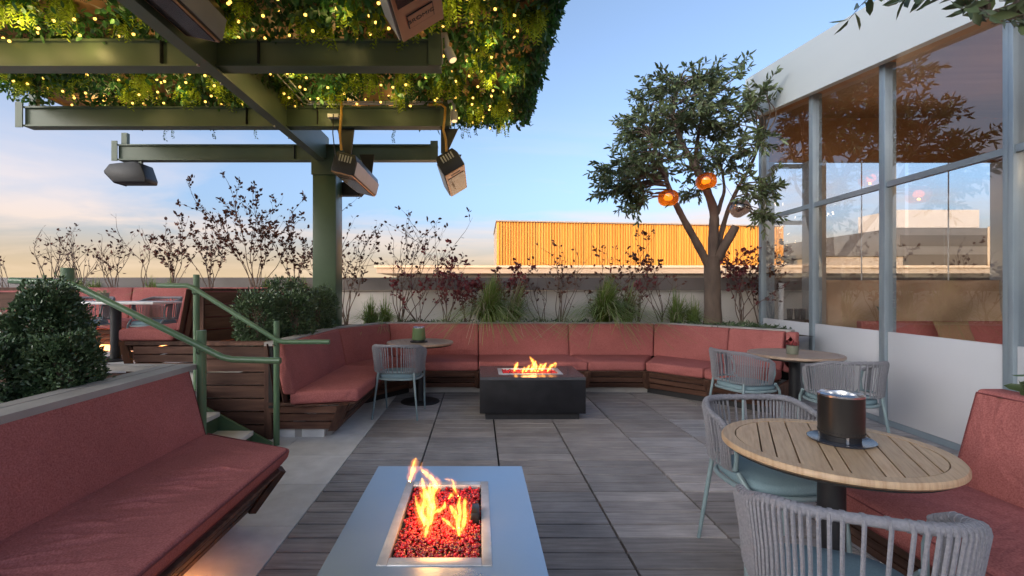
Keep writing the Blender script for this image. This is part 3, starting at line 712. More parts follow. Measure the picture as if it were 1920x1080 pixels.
# unseen tower block, added to keep the low sun off the terrace
wt = thing('added_shade_tower', (-58, -62, -14), 'added unseen concrete block south west of the terrace, put there to shade it', 'building')
TH = 97 * math.tan(R(SUN_EL)) + 5
MB().box(-78, -36, -72, -60, -13.9, TH).build('wall', CONC, wt)
MB().box(-78.3, -35.7, -72.3, -59.7, TH + .02, TH + .4).build('roof', ROOFG, wt)
for zz in range(-12, 16, 3):
    for xx in range(-76, -38, 4):
        MB().box(xx, xx + 2.2, -59.98, -59.9, zz, zz + 1.7).build('window', HEATG, wt)

# ------------------------------------------------------------------ glazed pavilion
gp = thing('glazed_pavilion', (4.2, 5, 0), 'white panelled glazed pavilion with a deep cream fascia', 'pavilion')
def W(y, off=0): return wallx(y) + off
bays = [1.20, 2.45, 3.70, 4.96, 6.14, 7.40]
def ztop(y): return 3.02 + .135 * y
# lower panels, panes, posts, transoms
for i in range(len(bays) - 1):
    y0, y1 = bays[i] + .045, bays[i + 1] - .045
    MB().quadprism([(W(y0), y0), (W(y0, .03), y0), (W(y1, .03), y1), (W(y1), y1)], .06, .955).build('panel', PANELW, gp, bevel=.004)
    MB().quadprism([(W(y0, .012), y0), (W(y0, .018), y0), (W(y1, .018), y1), (W(y1, .012), y1)], .958, 2.43).build('pane', GLASS, gp)
    za, zb2 = ztop(y0) - .02, ztop(y1) - .02
    MB().hexa([(W(y0, .012), y0, 2.49), (W(y0, .018), y0, 2.49), (W(y1, .018), y1, 2.49), (W(y1, .012), y1, 2.49),
               (W(y0, .012), y0, za), (W(y0, .018), y0, za), (W(y1, .018), y1, zb2), (W(y1, .012), y1, zb2)]).build('pane', GLASS, gp)
    MB().quadprism([(W(y0, -.01), y0), (W(y0, .04), y0), (W(y1, .04), y1), (W(y1, -.01), y1)], 2.432, 2.488).build('transom', ALU, gp)
    MB().quadprism([(W(y0, .0), y0), (W(y0, .04), y0), (W(y1, .04), y1), (W(y1, .0), y1)], .0, .058).build('base_rail', ALU, gp)
for y in bays:
    MB().quadprism([(W(y, -.03), y - .043), (W(y, .09), y - .043), (W(y, .09), y - .003), (W(y, -.03), y - .003)], 0, ztop(y) + .02).build('post', ALU, gp, bevel=.004)
    MB().quadprism([(W(y, -.02), y + .001), (W(y, .08), y + .001), (W(y, .08), y + .043), (W(y, -.02), y + .043)], 0, ztop(y) + .02).build('post', ALU, gp, bevel=.004)
ya, yb = 0.4, 7.62
MB().hexa([(W(ya, -.14), ya, ztop(ya)), (W(ya, -.05), ya, ztop(ya)), (W(yb, -.05), yb, ztop(yb)), (W(yb, -.14), yb, ztop(yb)),
           (W(ya, -.14), ya, ztop(ya) + .62), (W(ya, -.05), ya, ztop(ya) + .62), (W(yb, -.05), yb, ztop(yb) + .66), (W(yb, -.14), yb, ztop(yb) + .66)]).build('fascia', FASCIA, gp)
MB().hexa([(W(ya, -.048), ya, ztop(ya) + .03), (11, ya, ztop(ya) + .03), (11, yb, ztop(yb) + .03), (W(yb, -.048), yb, ztop(yb) + .03),
           (W(ya, -.048), ya, ztop(ya) + .55), (11, ya, ztop(ya) + .55), (11, yb, ztop(yb) + .58), (W(yb, -.048), yb, ztop(yb) + .58)]).build('roof', CEIL, gp)
# far wall of the pavilion
yf = 7.5
MB().box(4.42, 11, yf, yf + .05, 3.37, 4.09).build('header', CEIL, gp)
MB().box(4.42, 11, yf, yf + .05, 0, .5).build('dado', WOODX, gp)
for (xa, xb) in ((4.62, 5.05), (5.36, 6.66), (6.72, 8.0), (8.35, 9.8)):
    MB().box(xa, xb, yf + .02, yf + .026, 1.52, 3.365).build('vinyl_window', VINYL, gp)
MB().box(5.08, 5.33, yf - .12, yf + .06, 0, 3.366).build('column', ALUB, gp)
MB().box(8.03, 8.32, yf - .12, yf + .06, 0, 3.366).build('column', ALUB, gp)
MB().box(4.42, 4.60, yf - .02, yf + .06, 0.5, 3.366).build('jamb', ALU, gp)
MB().box(4.62, 5.05, yf - .01, yf + .05, 3.28, 3.34).build('transom', ALU, gp)
MB().box(4.62, 5.05, yf - .005, yf + .045, 2.40, 2.46).build('transom', ALU, gp)
for xx in (5.95, 7.3): MB().box(xx, xx + .012, yf - .02, yf - .008, 1.52, 3.36).build('zip_seam', PANELW, gp)
# rolled-down tarp, wrinkled
nx, nz = 90, 22
X = np.linspace(5.34, 10.5, nx); Z = np.linspace(.50, 1.53, nz)
XX, ZZ = np.meshgrid(X, Z)
YY = yf - .09 + .05 * np.sin(XX * 2.3 + ZZ * 5) * (1.5 - ZZ) + .035 * np.sin(XX * 5.1 - ZZ * 7 + 1) + .02 * np.sin(XX * 9 + 11 * ZZ)
V = np.stack([XX, YY, ZZ], -1).reshape(-1, 3); idx = np.arange(nx * nz).reshape(nz, nx)
Fq = np.stack([idx[:-1, :-1], idx[:-1, 1:], idx[1:, 1:], idx[1:, :-1]], -1).reshape(-1, 4)
tp = np_mesh('tarp', V, Fq, TARP, gp, smooth=True)
sm = tp.modifiers.new('thick', 'SOLIDIFY'); sm.thickness = .006
MB().box(4.10, 11, 1.0, 7.48, -.03, -.004).build('floor', ROOFG, gp)
MB().box(10.9, 11, 1, 7.6, 0, 3.9).build('end_wall', CEIL, gp)
for (x, y) in ((4.9, 2.9), (5.9, 4.0), (5.2, 4.6), (6.6, 5.6), (5.3, 6.2), (7.2, 3.2)):
    zc_ = ztop(y) + .02
    d_ = thing('downlight', (x, y, zc_), 'small warm downlight on the brown pavilion ceiling', 'light', 'downlights on the pavilion ceiling')
    MB().lathe([(.0, zc_ - .03), (.03, zc_ - .03), (.03, zc_ - .026), (0, zc_ - .026)], (x, y, 0), 12).build('bulb', DOWN, d_)
    MB().lathe([(.032, zc_ - .032), (.045, zc_ - .032), (.045, zc_ + .0), (.032, zc_ + .0), (.032, zc_ - .032)], (x, y, 0), 12, False).build('ring', ALU, d_)
    ld = bpy.data.lights.new('downlight_glow', 'POINT'); ld.energy = 2.4; ld.color = (1, .66, .38); ld.shadow_soft_size = .10
    lo = bpy.data.objects.new('glow', ld); COL.objects.link(lo); lo.parent = d_; lo.location = (0, 0, -.9)
# inside: sofa, pillow, plant, cups
ib = thing('pavilion_sofa', (7, 6.6, 0), 'dark red sofa along the tan tarp inside the pavilion', 'sofa')
for (xa, xb) in ((5.5, 6.7), (6.7, 7.9), (7.9, 9.1)):
    back_cushion(ib, (xa, 6.85), (xb, 6.85), (0, 1), zb=.44, zt=.93, lean=.08, th=.1)
    seat_cushion(ib, [(xa, 6.25), (xb, 6.25), (xb, 6.9), (xa, 6.9)], .335, .455)
slats(ib, (5.5, 6.4), (9.1, 6.4), (5.5, 6.3), (9.1, 6.3), .05, .33, 3)
pi = thing('throw_pillow', (6.55, 6.5, .46), 'tan throw pillow leaning on the dark red sofa', 'pillow')
n_ = 14; V = []; 
for s_ in (1, -1):
    for j in range(n_ + 1):
        for i in range(n_ + 1):
            u, v = i / n_ * 2 - 1, j / n_ * 2 - 1
            b_ = s_ * .07 * ((1 - u * u) * (1 - v * v)) ** .45
            pin = 1 - .10 * (1 - abs(u) ** 2) * 0 - .08 * (u * u + v * v - 2 * u * u * v * v) / 2 * 0
            V.append((6.62 + u * .25 * (1 - .06 * (1 - abs(v) ** 1.5)), 6.66 + b_ + .10 * v, .71 + v * .24 * (1 - .06 * (1 - abs(u) ** 1.5))))
V = np.array(V); m_ = (n_ + 1) ** 2; idx = np.arange(m_).reshape(n_ + 1, n_ + 1)
q_ = np.stack([idx[:-1, :-1], idx[:-1, 1:], idx[1:, 1:], idx[1:, :-1]], -1).reshape(-1, 4)
np_mesh('cover', V, np.concatenate([q_[:, ::-1], q_ + m_]), PILLOW, pi, smooth=True)
cs = thing('cup_stack', (4.55, 7.2, .95), 'tall stack of white paper cups inside the pavilion corner', 'cups')
MB().box(4.44, 5.0, 7.05, 7.44, .5, .93).build('shelf', WOODX, tag(thing('bar_cart', (4.7, 7.2, .5), 'low dark cart with glasses inside the pavilion corner', 'cart')))
for i in range(9):
    MB().lathe([(.030, .932 + i * .062), (.042, .932 + i * .062 + .058), (.044, .932 + i * .062 + .060), (.040, .932 + i * .062 + .060)], (4.56, 7.25, 0), 16).build('cup', WHITEC, cs, smooth=True)
for (x, y) in ((4.72, 7.3), (4.82, 7.28), (4.92, 7.3)):
    g_ = MB().lathe([(.03, .932), (.034, .932), (.045, 1.10), (.042, 1.10), (.03, .94)], (x, y, 0), 16).build('drinking_glass', SMOKE, None, smooth=True)
    tag(g_, 'drinking glass standing on the dark cart in the pavilion', 'glass', 'glasses on the pavilion cart')

# ------------------------------------------------------------------ pergola
pg = thing('pergola', (-2.2, 6.9, 0), 'green steel pergola with a foliage covered ceiling on a square post', 'pergola')
def ibeam_x(x0, x1, y, z0, z1, name='beam'):
    w, t = .07, .018
    poly = [(y - w, z0), (y + w, z0), (y + w, z0 + t), (y + .012, z0 + t), (y + .012, z1 - t), (y + w, z1 - t), (y + w, z1), (y - w, z1), (y - w, z1 - t), (y - w + .03, z1 - t), (y - w + .03, z0 + t), (y - w, z0 + t)]
    return MB().prism(poly, x0, x1, 'x').build(name, BEAMG, pg)
for (y, x1) in ((1.1, -.31), (2.55, -.31), (4.04, -.31), (5.50, -.33), (6.92, -.58)):
    b_ = ibeam_x(-5.14, x1, y, 3.23, 3.456)
    MB().box(x1 - .002 - .10, x1 + .004, y - .083, y - .072, 3.23, 3.50).build('end_plate', BEAMG, b_)
    MB().box(-5.21, -5.13, y - .085, y - .072, 3.215, 3.50).build('end_plate', BEAMG, b_)
    for xx in (-5.07,): MB().box(xx - .04, xx + .04, y - .03, y + .03, 3.458, 3.63).build('hanger', BEAMG, b_)
    for (dxx, w_) in ((-2.62, .035), (-1.82, .035)):
        MB().box(dxx, dxx + .006, y - .082, y - .042, 3.25, 3.44).build('joint', DARKBASE, b_)
MB().prism([(-2.255, 3.19), (-2.145, 3.19), (-2.145, 3.205), (-2.185, 3.205), (-2.185, 3.60), (-2.215, 3.60), (-2.215, 3.205), (-2.255, 3.205)], .5, 7.02, 'y').build('ridge_beam', BEAMG, pg)
MB().box(-2.18, -2.172, .5, 7.0, 3.206, 3.58).build('web_plate', BEAMG, pg)
for yy in (2.9, 3.85, 4.2, 5.3, 5.7):
    MB().tube([(-2.24, yy, 3.172), (-2.24, yy, 3.19)], .012, 6).build('bolt', CONDU, pg)
MB().box(-2.33, -2.0, 6.76, 7.08, .80, 3.228).build('post', GREEN, pg, bevel=.012)
MB().box(-2.34, -1.99, 6.74, 7.10, 3.0, 3.2295).build('collar', BEAMG, pg)
cp = MB().box(-5.06, .60, .3, 6.42, 3.67, 3.73).build('ceiling_panel', CEIL, pg)
MB().box(.602, .64, .3, 6.46, 3.66, 3.78).build('edge_trim', CEIL, cp)
MB().box(-5.10, .60, 6.422, 6.46, 3.66, 3.78).build('edge_trim', CEIL, cp)
MB().box(-5.10, -5.062, .3, 6.42, 3.64, 3.78).build('edge_trim', CEIL, cp)
for (px, pz) in ((-1.95, 3.47), (-1.92, 3.50), (-1.89, 3.48)):
    MB().tube([(px, 4.1, pz), (px, 5.38, pz), (px + .04, 5.42, pz), (-.4, 5.42, pz)], .008, 6).build('conduit', CONDU, pg, smooth=True)
MB().tube([(-.30, 3.98, 3.46), (-.30, 3.98, 3.25)], .008, 6).build('conduit', CONDU, pg)
MB().tube([(-.31, 5.41, 3.50), (-.31, 5.41, 3.22)], .008, 6).build('conduit', CONDU, pg)

def heater(loc, roll, ylen, label, group='gas heaters hung from the pergola beams', brackets=(.06, .94), plate=False):
    t = thing('patio_heater', loc, label, 'heater', group)
    w, h, L = .13, .115, ylen
    def mk(mb, name, m, parent=t, bevel=0):
        o = mb.build(name, m, parent, bevel=bevel, world=False); return o
    body = MB()
    poly = [(-w * .8, h), (w * .8, h), (w, h * .5), (w, -h), (-w, -h), (-w, h * .5)]
    b_ = mk(MB().prism(poly, 0, L, 'y'), 'body', HEATB, bevel=.006)
    for s_ in (-1, 1):
        mk(MB().box(s_ * (w + .002) if s_ > 0 else -w - .008, w + .008 if s_ > 0 else -w - .002, .03, L - .0, -h + .012, h * .45), 'side_panel', HEATS)
    f_ = mk(MB().box(-w + .004, w - .004, .01, L - .01, -h - .012, -h - .002), 'face', HEATC)
    mk(MB().box(-w + .022, w - .022, .05 if plate else .22, L - .30 if plate else L - .03, -h - .018, -h - .0125), 'glass_front', HEATG, f_)
    if not plate: mk(MB().box(-.06, .06, .10, .125, -h - .0155, -h - .0125), 'slot', HEATB, f_)
    if plate:
        mk(MB().box(-.075, .075, L - .21, L - .10, -h - .017, -h - .0125), 'logo_plate', HEATB, f_)
        mk(MB().box(-.071, .071, L - .206, L - .104, -h - .0185, -h - .0172), 'logo_field', HEATC, f_)
        cu = bpy.data.curves.new('logo', 'FONT'); cu.body = 'BROMIC'; cu.size = .042; cu.align_x = 'CENTER'; cu.align_y = 'CENTER'; cu.extrude = .0006
        tmp = bpy.data.objects.new('logo_tmp', cu); me_ = bpy.data.meshes.new_from_object(tmp); bpy.data.objects.remove(tmp); me_.materials.clear(); me_.materials.append(HEATB)
        lo = bpy.data.objects.new('logo_text', me_); COL.objects.link(lo); lo.parent = f_; lo.location = (0, L - .155, -h - .0195); lo.rotation_euler = (math.pi, 0, 0)
    for k in range(5):
        mk(MB().box(-.07 + k * .032, -.055 + k * .032, -.006, -.001, h * .1, h * .75), 'vent_slot', CONDU, b_)
    t.rotation_euler = (0, roll, 0)
    br = []
    for s_ in brackets:
        y = loc[1] + L * s_
        zt = 3.228
        Rm = Matrix.Rotation(roll, 3, 'Y')
        top = Vector(loc) + Rm @ Vector((0, 0, h + .01)); 
        pl_ = [Vector((loc[0] - .10, y - .012, zt)), Vector((loc[0] + .10, y - .012, zt)), Vector((top.x + .035, y - .012, top.z)), Vector((top.x - .035, y - .012, top.z))]
        inv = Rm.transposed()
        pts = [inv @ (p - Vector(loc)) for p in pl_]; pts2 = [inv @ (p + Vector((0, .02, 0)) - Vector(loc)) for p in pl_]
        mk(MB().hexa(pts + pts2), 'bracket', HEATB)
    return t
heater((-.33, 5.45, 2.84), R(-31), 1.2, 'copper faced gas heater at the canopy corner, rolled towards the glazed pavilion')
heater((-1.52, 5.45, 2.82), R(14), 1.2, 'black gas heater with steel side hanging beside the pergola post')
heater((-.36, 1.40, 2.89), R(-31), 1.2, 'copper faced gas heater with its logo plate under the near beams', plate=True)
heater((-1.985, 2.32, 3.335), R(12), 1.2, 'dark gas heater tucked beside the pergola ridge beam', brackets=())
def hose(pts, label):
    o = MB().tube(pts, .014, 10).build('gas_hose', YHOSE, None, smooth=True)
    return tag(o, label, 'hose', 'yellow gas hoses of the heaters')
hose([at(612, 188, 5.38), at(634, 187, 5.38), at(640, 192, 5.36), at(640, 215, 5.35), at(637, 250, 5.36), at(640, 282, 5.40)], 'yellow gas hose of the heater beside the pergola post')
hose([at(803, 196, 5.38), at(828, 196, 5.38), at(835, 202, 5.36), at(834, 222, 5.35), at(831, 243, 5.36), at(836, 262, 5.38), at(837, 284, 5.41)], 'yellow gas hose of the heater at the canopy corner')
o = MB().tube([at(625, 214, 5.36), at(624, 250, 5.33), at(628, 285, 5.37), at(637, 308, 5.42)], .006, 8).build('power_cable', HEATB, None, smooth=True)
tag(o, 'thin black cable dropping to the heater beside the pergola post', 'cable')
MB().box(*sum([[a, b] for a, b in ((-1.68, -1.56), (5.36, 5.42), (3.305, 3.345))], [])).build('junction_box', PINKISH, pg)

def speaker(px, py, Y, s, label, mirror=1, tiltx=R(-8)):
    c = at(px, py, Y)
    t = thing('speaker', c, label, 'speaker', 'speakers under the pergola')
    poly = [(-.30, .02), (-.22, .12), (.10, .155), (.20, .13), (.27, -.07), (.26, -.125), (-.16, -.125)]
    poly = [(p[0] * s * mirror, p[1] * s) for p in poly]
    MB().prism(poly, -.13 * s, .13 * s, 'y').build('cabinet', BLACK, t, bevel=.014, world=False)
    grill = [(-.295, .0), (-.29, .015), (-.155, -.128), (-.165, -.135)]
    MB().prism([(p[0] * s * mirror, p[1] * s) for p in grill], -.115 * s, .115 * s, 'y').build('grille', SLATEB, t, world=False)
    MB().box(.12 * s * mirror - .02, .12 * s * mirror + .02, -.02, .02, .10, 3.225 - c.z).build('bracket', GREEN, t, world=False)
    return t
speaker(248, 328, 6.9, 1.05, 'black wedge speaker under the far left end of the pergola')
speaker(660, 356, 7.15, .72, 'black wedge speaker half hidden behind a heater at the post', -1)

def spot(px, py, Y, tilt, label):
    c = at(px, py, Y); t = thing('spotlight', c, label, 'spotlight', 'small spotlights on the beam ends')
    a = Vector((math.sin(tilt), -.15, -math.cos(tilt)))
    p = c + Vector((-.07, 0, .10))
    MB().tube([p, p + Vector((.06, 0, 0.01)), c + Vector((0, 0, .06)), c], [.022, .022, .02, .016], 12).build('arm', PINKISH, t, smooth=True)
    MB().tube([c, c + a * .015, c + a * .12], [.02, .036, .036], 16).build('barrel', PINKISH, t, smooth=True)
    MB().tube([c + a * .1205, c + a * .126], [.03, .03], 16).build('lens', SPOTL, t)
spot(838, 90, 4.0, R(25), 'small pale spotlight on the end of the nearer pergola beam')
spot(851, 208, 5.42, R(3), 'small pale spotlight on the end of the farther pergola beam')

# ---- canopy foliage
def canopy_foliage():
    parts = []
    n = 26000
    x = rng.uniform(-5.1, .60, n); y = rng.uniform(2.9, 6.47, n)
    g = np.sin(x * 3.1 + 1) * np.cos(y * 2.7) + np.sin(x * 7.3 + y * 5.1) * .6
    drop = np.abs(rng.normal(0, .09, n)) * (1 + .5 * g) + rng.uniform(0, .05, n)
    z = 3.67 - np.clip(drop, .0, np.where((y > 6.15) | (x > .45), .09, .20))
    keep = (np.sin(x * 5.3 + 2 * np.sin(y * 2.1)) + np.sin(y * 4.7 + x * 1.9) + rng.normal(0, .45, n)) > -1.05
    x, y, z = x[keep], y[keep], z[keep]; n = len(x)
    P = np.stack([x, y, z], 1)
    D = np.stack([rng.normal(0, .6, n), rng.normal(0, .6, n), -np.abs(rng.normal(.55, .5, n))], 1)
    parts.append(leaves(P, D, rng.uniform(.045, .085, n), rng.uniform(.012, .022, n)))
    # dense skirt along the right and back edges
    m = 5200
    e = rng.uniform(0, 1, m); side = rng.uniform(0, 1, m) < .62
    x = np.where(side, .60 + rng.normal(0, .035, m), rng.uniform(-5.0, .62, m)); y = np.where(side, rng.uniform(3.0, 6.5, m), 6.44 + rng.normal(0, .05, m))
    z = 3.77 - np.abs(rng.normal(0, .065, m)) + rng.uniform(-.02, .04, m)
    z = np.where(side, z, z - .0)
    D = np.stack([rng.normal(.35, .6, m), rng.normal(.1, .6, m), rng.normal(-.45, .5, m)], 1)
    parts.append(leaves(np.stack([x, y, z], 1), D, rng.uniform(.06, .10, m), rng.uniform(.014, .024, m)))
    V, Fq = join_np(parts)
    o = np_mesh('hanging_foliage', V, Fq, CANOPYL)
    tag(o, 'dense dark green foliage hanging below the pergola ceiling', 'foliage', kind='stuff')
canopy_foliage()
def fern_data(seed):
    r = np.random.default_rng(seed); parts = []
    for k in range(11):
        an = r.uniform(0, 6.28); out = r.uniform(.02, .10); L = r.uniform(.16, .30)
        t = np.linspace(0, 1, 12)
        px = np.cos(an) * out * np.sqrt(t); py = np.sin(an) * out * np.sqrt(t); pz = -L * t ** 1.2
        P = np.stack([px, py, pz], 1)
        T = norm(np.gradient(P, axis=0)); S = norm(np.cross(T, r.normal(size=3)))
        for s_ in (-1, 1):
            parts.append(leaves(P, S * s_ + T * .9, .060 * (1 - .6 * t) + .010, .012 * (1 - .5 * t), rnd=r))
    return join_np(parts)
fern_meshes = []
for sd in range(4):
    V, Fq = fern_data(100 + sd)
    o = np_mesh('fern', V, Fq, FERN); fern_meshes.append(o.data); bpy.data.objects.remove(o)
fr = random.Random(5)
spots = []
for (xa_, xb_, ya_, yb_, nn) in ((-4.95, .4, 3.6, 3.95, 24), (-4.95, -.3, 4.85, 5.35, 28), (-4.95, -.3, 4.3, 4.8, 10)):
    for i in range(nn):
        spots.append((xa_ + (xb_ - xa_) * (i + fr.uniform(.1, .9)) / nn, fr.uniform(ya_, yb_)))
for i in range(16): spots.append((fr.uniform(-.3, .46), 3.7 + 2.6 * (i + fr.random()) / 16))
for (x, y) in spots:
    o = bpy.data.objects.new('fern', fr.choice(fern_meshes)); COL.objects.link(o)
    o.location = (x, y, 3.68 + fr.uniform(-.03, .03)); o.rotation_euler = (fr.uniform(-.1, .1), fr.uniform(-.1, .1), fr.uniform(0, 6.28)); s_ = fr.uniform(.85, 1.3); o.scale = (s_, s_, min(s_, 1.0))
    tag(o, 'yellow green fern hanging among the foliage of the pergola ceiling', 'fern', 'ferns hanging from the pergola ceiling')
# trailing sprigs that show against the sky
for (px, py) in ((310, 248), (325, 244), (402, 245), (480, 244), (738, 252), (868, 246), (880, 242), (892, 238)):
    c = at(px, py - 16, 6.42); V = []
    n = 26; t = np.linspace(0, 1, n); P = np.stack([c.x + .01 * np.sin(t * 7), np.full(n, c.y), c.z - .22 * t], 1)
    D = np.stack([np.where(np.arange(n) % 2, 1., -1.), rng.normal(0, .5, n), np.full(n, -.5)], 1)
    Vv, Fq = leaves(P, D, .028, .008)
    tag(np_mesh('trailing_sprig', Vv, Fq, CANOPYL), 'thin trailing sprig dangling from the back edge of the pergola ceiling', 'plant', 'sprigs dangling from the canopy edge')
# fairy lights
ico = bmesh.new(); bmesh.ops.create_icosphere(ico, subdivisions=1, radius=.0135)
ICV = np.array([v.co[:] for v in ico.verts]); ICF = np.array([[v.index for v in f.verts] for f in ico.faces]); ico.free()
lr = random.Random(3)
for i in range(27):
    x = -4.95 + 5.35 * (i + .5) / 27 + lr.uniform(-.05, .05)
    t = thing('fairy_lights', (x, 5, 3.5), 'string of tiny warm fairy lights woven through the pergola foliage', 'string lights', 'fairy light strings in the pergola foliage')
    pts = []; y = 3.45
    while y < 6.45:
        pts.append(Vector((x + lr.uniform(-.06, .06), y, (3.58 if y < 5.5 or x > -.3 else 3.66) - lr.uniform(.0, .15 if y < 5.5 else .05)))); y += lr.uniform(.13, .32)
    MB().tube(pts, .0018, 4).build('wire', BLACK, t)
    bs = [p + Vector((lr.uniform(-.02, .02), 0, -.012)) for p in pts if lr.random() < .78]
    if bs:
        V = np.concatenate([ICV + np.array(b[:]) for b in bs]); Fq = np.concatenate([ICF + len(ICV) * k for k in range(len(bs))])
        o = np_mesh('bulbs', V, Fq, FAIRY, t); o['kind'] = 'stuff'
    for k in range(2):
        p = lr.choice(pts)
        ld = bpy.data.lights.new('fairy_glow', 'POINT'); ld.energy = .5; ld.color = (1, .74, .28); ld.shadow_soft_size = .05
        lo = bpy.data.objects.new('glow', ld); COL.objects.link(lo); lo.parent = t; lo.location = p - Vector((x, 5, 3.5)) - Vector((0, 0, .05))

# ------------------------------------------------------------------ fire tables
def fire_table(name, loc, rotz, topmat, label, seed):
    """long side along local x"""
    t = thing(name, loc, label, 'fire table')
    L, Wd, z1 = .56, .375, .46
    def mk(mb, nm, m, parent=t, bevel=0, smooth=False): return mb.build(nm, m, parent, bevel=bevel, smooth=smooth, world=False)
    tl, tw = .352, .195
    b_ = mk(MB().box(-L, L, -Wd, Wd, .075, .43), 'body', SLATEB, bevel=.004)
    mk(MB().box(-L + .06, L - .06, -Wd + .06, Wd - .06, 0, .0745), 'plinth', BLACK)
    top = MB()
    top.box(-L, L, -Wd, -tw, .431, z1); top.box(-L, L, tw, Wd, .431, z1); top.box(-L, -tl, -tw, tw, .431, z1); top.box(tl, L, -tw, tw, .431, z1)
    mk(top, 'top', topmat)
    for (a, b, c, d) in ((-tl, tl, -tw, -tw + .035), (-tl, tl, tw - .035, tw), (-tl, -tl + .045, -tw + .036, tw - .036), (tl - .045, tl, -tw + .036, tw - .036)):
        mk(MB().box(a, b, c, d, .432, z1 + .004), 'tray_rim', STEEL, bevel=.0015)
    mk(MB().box(-tl + .045, tl - .045, -tw + .035, tw - .035, .4305, .434), 'tray', BLACK)
    # lumps of red glass
    r = np.random.default_rng(seed); n = 2200
    V8 = []; F8 = []
    base = ICV / .0135
    cx = r.uniform(-tl + .05, tl - .05, n); cy = r.uniform(-tw + .042, tw - .042, n); cz = .437 + np.abs(r.normal(0, .007, n)) + .004
    for i in range(n):
        q, _ = np.linalg.qr(r.normal(size=(3, 3)))
        s_ = r.uniform(.0055, .0105); sc = np.array([1, r.uniform(.6, 1), r.uniform(.5, .9)])
        V8.append((base * (1 + r.normal(0, .12, (len(base), 1)))) * sc * s_ @ q + np.array([cx[i], cy[i], cz[i]])); F8.append(ICF + i * len(base))
    o = np_mesh('glass_beads', np.concatenate(V8), np.concatenate(F8), REDGL, None); o.parent = t; o['kind'] = 'stuff'
    t.rotation_euler = (0, 0, rotz)
    return t
fire_table('fire_table', (-.148, 1.965, 0), R(90), SLATET, 'blue grey topped fire table with red glass near the lounge sofa', 1)
fire_table('fire_table', (.575, 5.46, 0), 0, SLATEBT, 'charcoal fire table with red glass in front of the corner sofa', 2)
# ignition box on the near tray
ig = thing('burner_cover', (.005, 1.97, .46), 'small dark steel igniter cover on the red glass', 'cover')
MB().hexa([(-.035, 1.92, .452), (.005, 1.925, .452), (.005, 2.02, .452), (-.03, 2.02, .452), (-.03, 1.925, .492), (.002, 1.93, .492), (.002, 2.005, .497), (-.026, 2.005, .497)]).build('housing', BURNER, ig, bevel=.003)
MB().box(-.038, -.034, 1.93, 2.0, .452, .485).build('front_plate', BURNER, ig)
def tongue(mb, pts, r):
    pts = [Vector(p) for p in pts]
    out = []; N = 14
    for i in range(N + 1):       # Catmull-Rom
        t = i / N * (len(pts) - 1); k = min(int(t), len(pts) - 2); f = t - k
        p0, p1, p2, p3 = pts[max(k - 1, 0)], pts[k], pts[k + 1], pts[min(k + 2, len(pts) - 1)]
        out.append(.5 * ((2 * p1) + (p2 - p0) * f + (2 * p0 - 5 * p1 + 4 * p2 - p3) * f * f + (3 * p1 - p0 - 3 * p2 + p3) * f ** 3))
    rs = [max(r * (math.sin(math.pi * min(1, .12 + i / N * .85)) ** .8) * (1 + .18 * math.sin(i * 1.3 + r * 900)), .0012) for i in range(N + 1)]
    return mb.tube(out, rs, 10, flat=.75)
def fire(name, loc, label, tongues, energy):
    t = thing(name, loc, label, 'flames')
    for (pts, r) in tongues:
        o_ = tongue(MB(), pts, r * .8).build('tongue', FLAME, t, smooth=True)
        tongue(MB(), pts, r * 1.9).build('veil', VEIL, o_, smooth=True)
    for k in range(2):
        ld = bpy.data.lights.new('flame_glow', 'POINT'); ld.energy = energy; ld.color = (1, .45, .13); ld.shadow_soft_size = .05
        lo = bpy.data.objects.new('glow', ld); COL.objects.link(lo); lo.parent = t; lo.location = ((k - .5) * .09, (k - .5) * .08, .10)
def pp(l, Y): return [at(x, y, Y) for x, y in l]
fire('fire', (-.14, 1.9, .46), 'tall yellow flames rising from the near fire table', [
    (pp([(796, 1008), (800, 984), (788, 962), (778, 928)], 1.84), .018),
    (pp([(796, 985), (792, 960), (796, 940), (786, 922)], 1.86), .014),
    (pp([(802, 975), (806, 950), (798, 927), (791, 896)], 1.95), .021),
    (pp([(806, 985), (812, 955), (806, 930), (806, 905)], 1.93), .018),
    (pp([(814, 962), (811, 930), (817, 907), (800, 890), (786, 876)], 2.05), .018),
    (pp([(820, 915), (812, 900), (806, 890)], 2.06), .012),
    (pp([(768, 902), (774, 884), (777, 872), (780, 858)], 2.15), .018),
    (pp([(793, 886), (789, 876), (791, 866)], 2.15), .007),
    (pp([(812, 962), (824, 956), (833, 950), (834, 940)], 1.95), .012),
    (pp([(861, 1007), (857, 975), (848, 955), (843, 948)], 1.84), .015),
    (pp([(866, 995), (872, 968), (871, 950), (872, 930)], 1.85), .016),
    (pp([(860, 990), (862, 960), (860, 948), (863, 930)], 1.87), .013),
    (pp([(852, 992), (838, 978), (826, 970)], 1.86), .009),
    (pp([(859, 930), (852, 915), (848, 902), (833, 898)], 2.1), .010),
    (pp([(841, 935), (847, 928), (852, 933)], 2.05), .009),
], .35)
